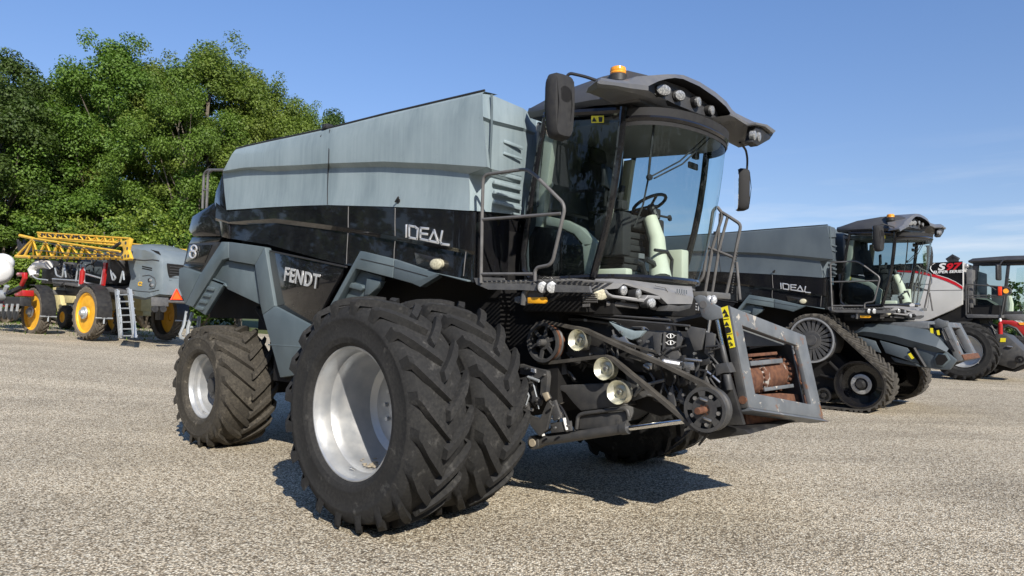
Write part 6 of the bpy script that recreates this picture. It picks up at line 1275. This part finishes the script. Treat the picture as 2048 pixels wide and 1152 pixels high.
pat = ramp(nt, noise(nt, .42, 6, None, .62), [(.34, .84), (.50, .98), (.66, 1.06)])
c3 = mix_col(nt, 1., c2, pat, 'MULTIPLY')
wear = ramp(nt, noise(nt, .9, 5, (1, .45, 1), .65), [(.62, 0.), (.80, .28)])
c4 = mix_col(nt, wear, c3, (.26, .24, .21))
pt = nt.nodes.new('ShaderNodeSeparateXYZ'); nt.links.new(tc.outputs['Object'], pt.inputs[0])
mr = nt.nodes.new('ShaderNodeMapRange'); mr.inputs[1].default_value = 38; mr.inputs[2].default_value = 44; nt.links.new(pt.outputs[1], mr.inputs[0])
ad = nt.nodes.new('ShaderNodeMath'); ad.operation = 'ADD'; nt.links.new(mr.outputs[0], ad.inputs[0]); nz_ = noise(nt, .6, 4); sb_ = nt.nodes.new('ShaderNodeMath'); sb_.operation = 'SUBTRACT'; sb_.inputs[1].default_value = .5; nt.links.new(nz_, sb_.inputs[0]); nt.links.new(sb_.outputs[0], ad.inputs[1])
gm = ramp(nt, ad.outputs[0], [(.4, 0.), (.6, 1.)])
c4 = mix_col(nt, 1., c4, (1.06, 1.045, .995), 'MULTIPLY')
lane = ramp(nt, noise(nt, .55, 4, (.22, 1.6, 1), .5), [(.44, .90), (.58, 1.04)])                # lanes the wheels have pressed smooth
c4 = mix_col(nt, 1., c4, lane, 'MULTIPLY')
c5 = mix_col(nt, gm, c4, mix_col(nt, noise(nt, 2, 4), (.05, .075, .02), (.13, .14, .05)))
nt.links.new(c5, b.inputs['Base Color'])
iv = nt.nodes.new('ShaderNodeMath'); iv.operation = 'SUBTRACT'; iv.inputs[0].default_value = 1; nt.links.new(v1.outputs['Distance'], iv.inputs[1]); bump(nt, b, iv.outputs[0], .7, .012)
MATS['gravel'] = m
GROUND = ground()
SUN_DIR = Vector((.554, -1.396, 1.0)).normalized()
sl_ = bpy.data.lights.new('sun', 'SUN'); sl_.energy = 4.9; sl_.angle = R(.53); sl_.color = (1, .94, .845)
so = bpy.data.objects.new('sun', sl_); COL.objects.link(so); so.rotation_euler = SUN_DIR.to_track_quat('Z', 'Y').to_euler(); so.location = (5, -10, 30)
w = bpy.data.worlds.new('World'); scene.world = w; w.use_nodes = True; nt = w.node_tree; bgn = nt.nodes['Background']
sk_ = nt.nodes.new('ShaderNodeTexSky'); sk_.sky_type = 'NISHITA'; sk_.sun_disc = False; sk_.sun_elevation = math.asin(SUN_DIR.z); sk_.sun_rotation = math.atan2(SUN_DIR.x, SUN_DIR.y); sk_.air_density = 1.0; sk_.dust_density = .3; sk_.ozone_density = 1.2
tcw = nt.nodes.new('ShaderNodeTexCoord'); mp = nt.nodes.new('ShaderNodeMapping'); mp.inputs['Scale'].default_value = (1.6, 1.6, 16); nt.links.new(tcw.outputs['Generated'], mp.inputs[0])
nn = nt.nodes.new('ShaderNodeTexNoise'); nn.inputs['Scale'].default_value = 2.2; nn.inputs['Detail'].default_value = 7; nn.inputs['Roughness'].default_value = .58; nt.links.new(mp.outputs[0], nn.inputs['Vector'])
cl_ = ramp(nt, nn.outputs['Fac'], [(.50, 0.), (.72, 1.)])
sx_ = nt.nodes.new('ShaderNodeSeparateXYZ'); nt.links.new(tcw.outputs['Generated'], sx_.inputs[0])
band = ramp(nt, sx_.outputs[2], [(.02, .5), (.10, .55), (.17, .16), (.24, 0.)])
fac = mix_col(nt, 1., cl_, band, 'MULTIPLY')
tint = ramp(nt, sx_.outputs[2], [(.0, (.62, .65, .85)), (.18, (.70, .745, .90)), (.42, (.77, .91, 1.15))])
sky2 = mix_col(nt, 1., sk_.outputs[0], tint, 'MULTIPLY')
skc = mix_col(nt, fac, sky2, (5.6, 6.0, 6.6))
nt.links.new(skc, bgn.inputs[0]); bgn.inputs[1].default_value = .122
vs_ = scene.view_settings; vs_.view_transform = 'Standard'; vs_.look = 'None'; vs_.exposure = .30; vs_.gamma = 1; vs_.use_curve_mapping = False
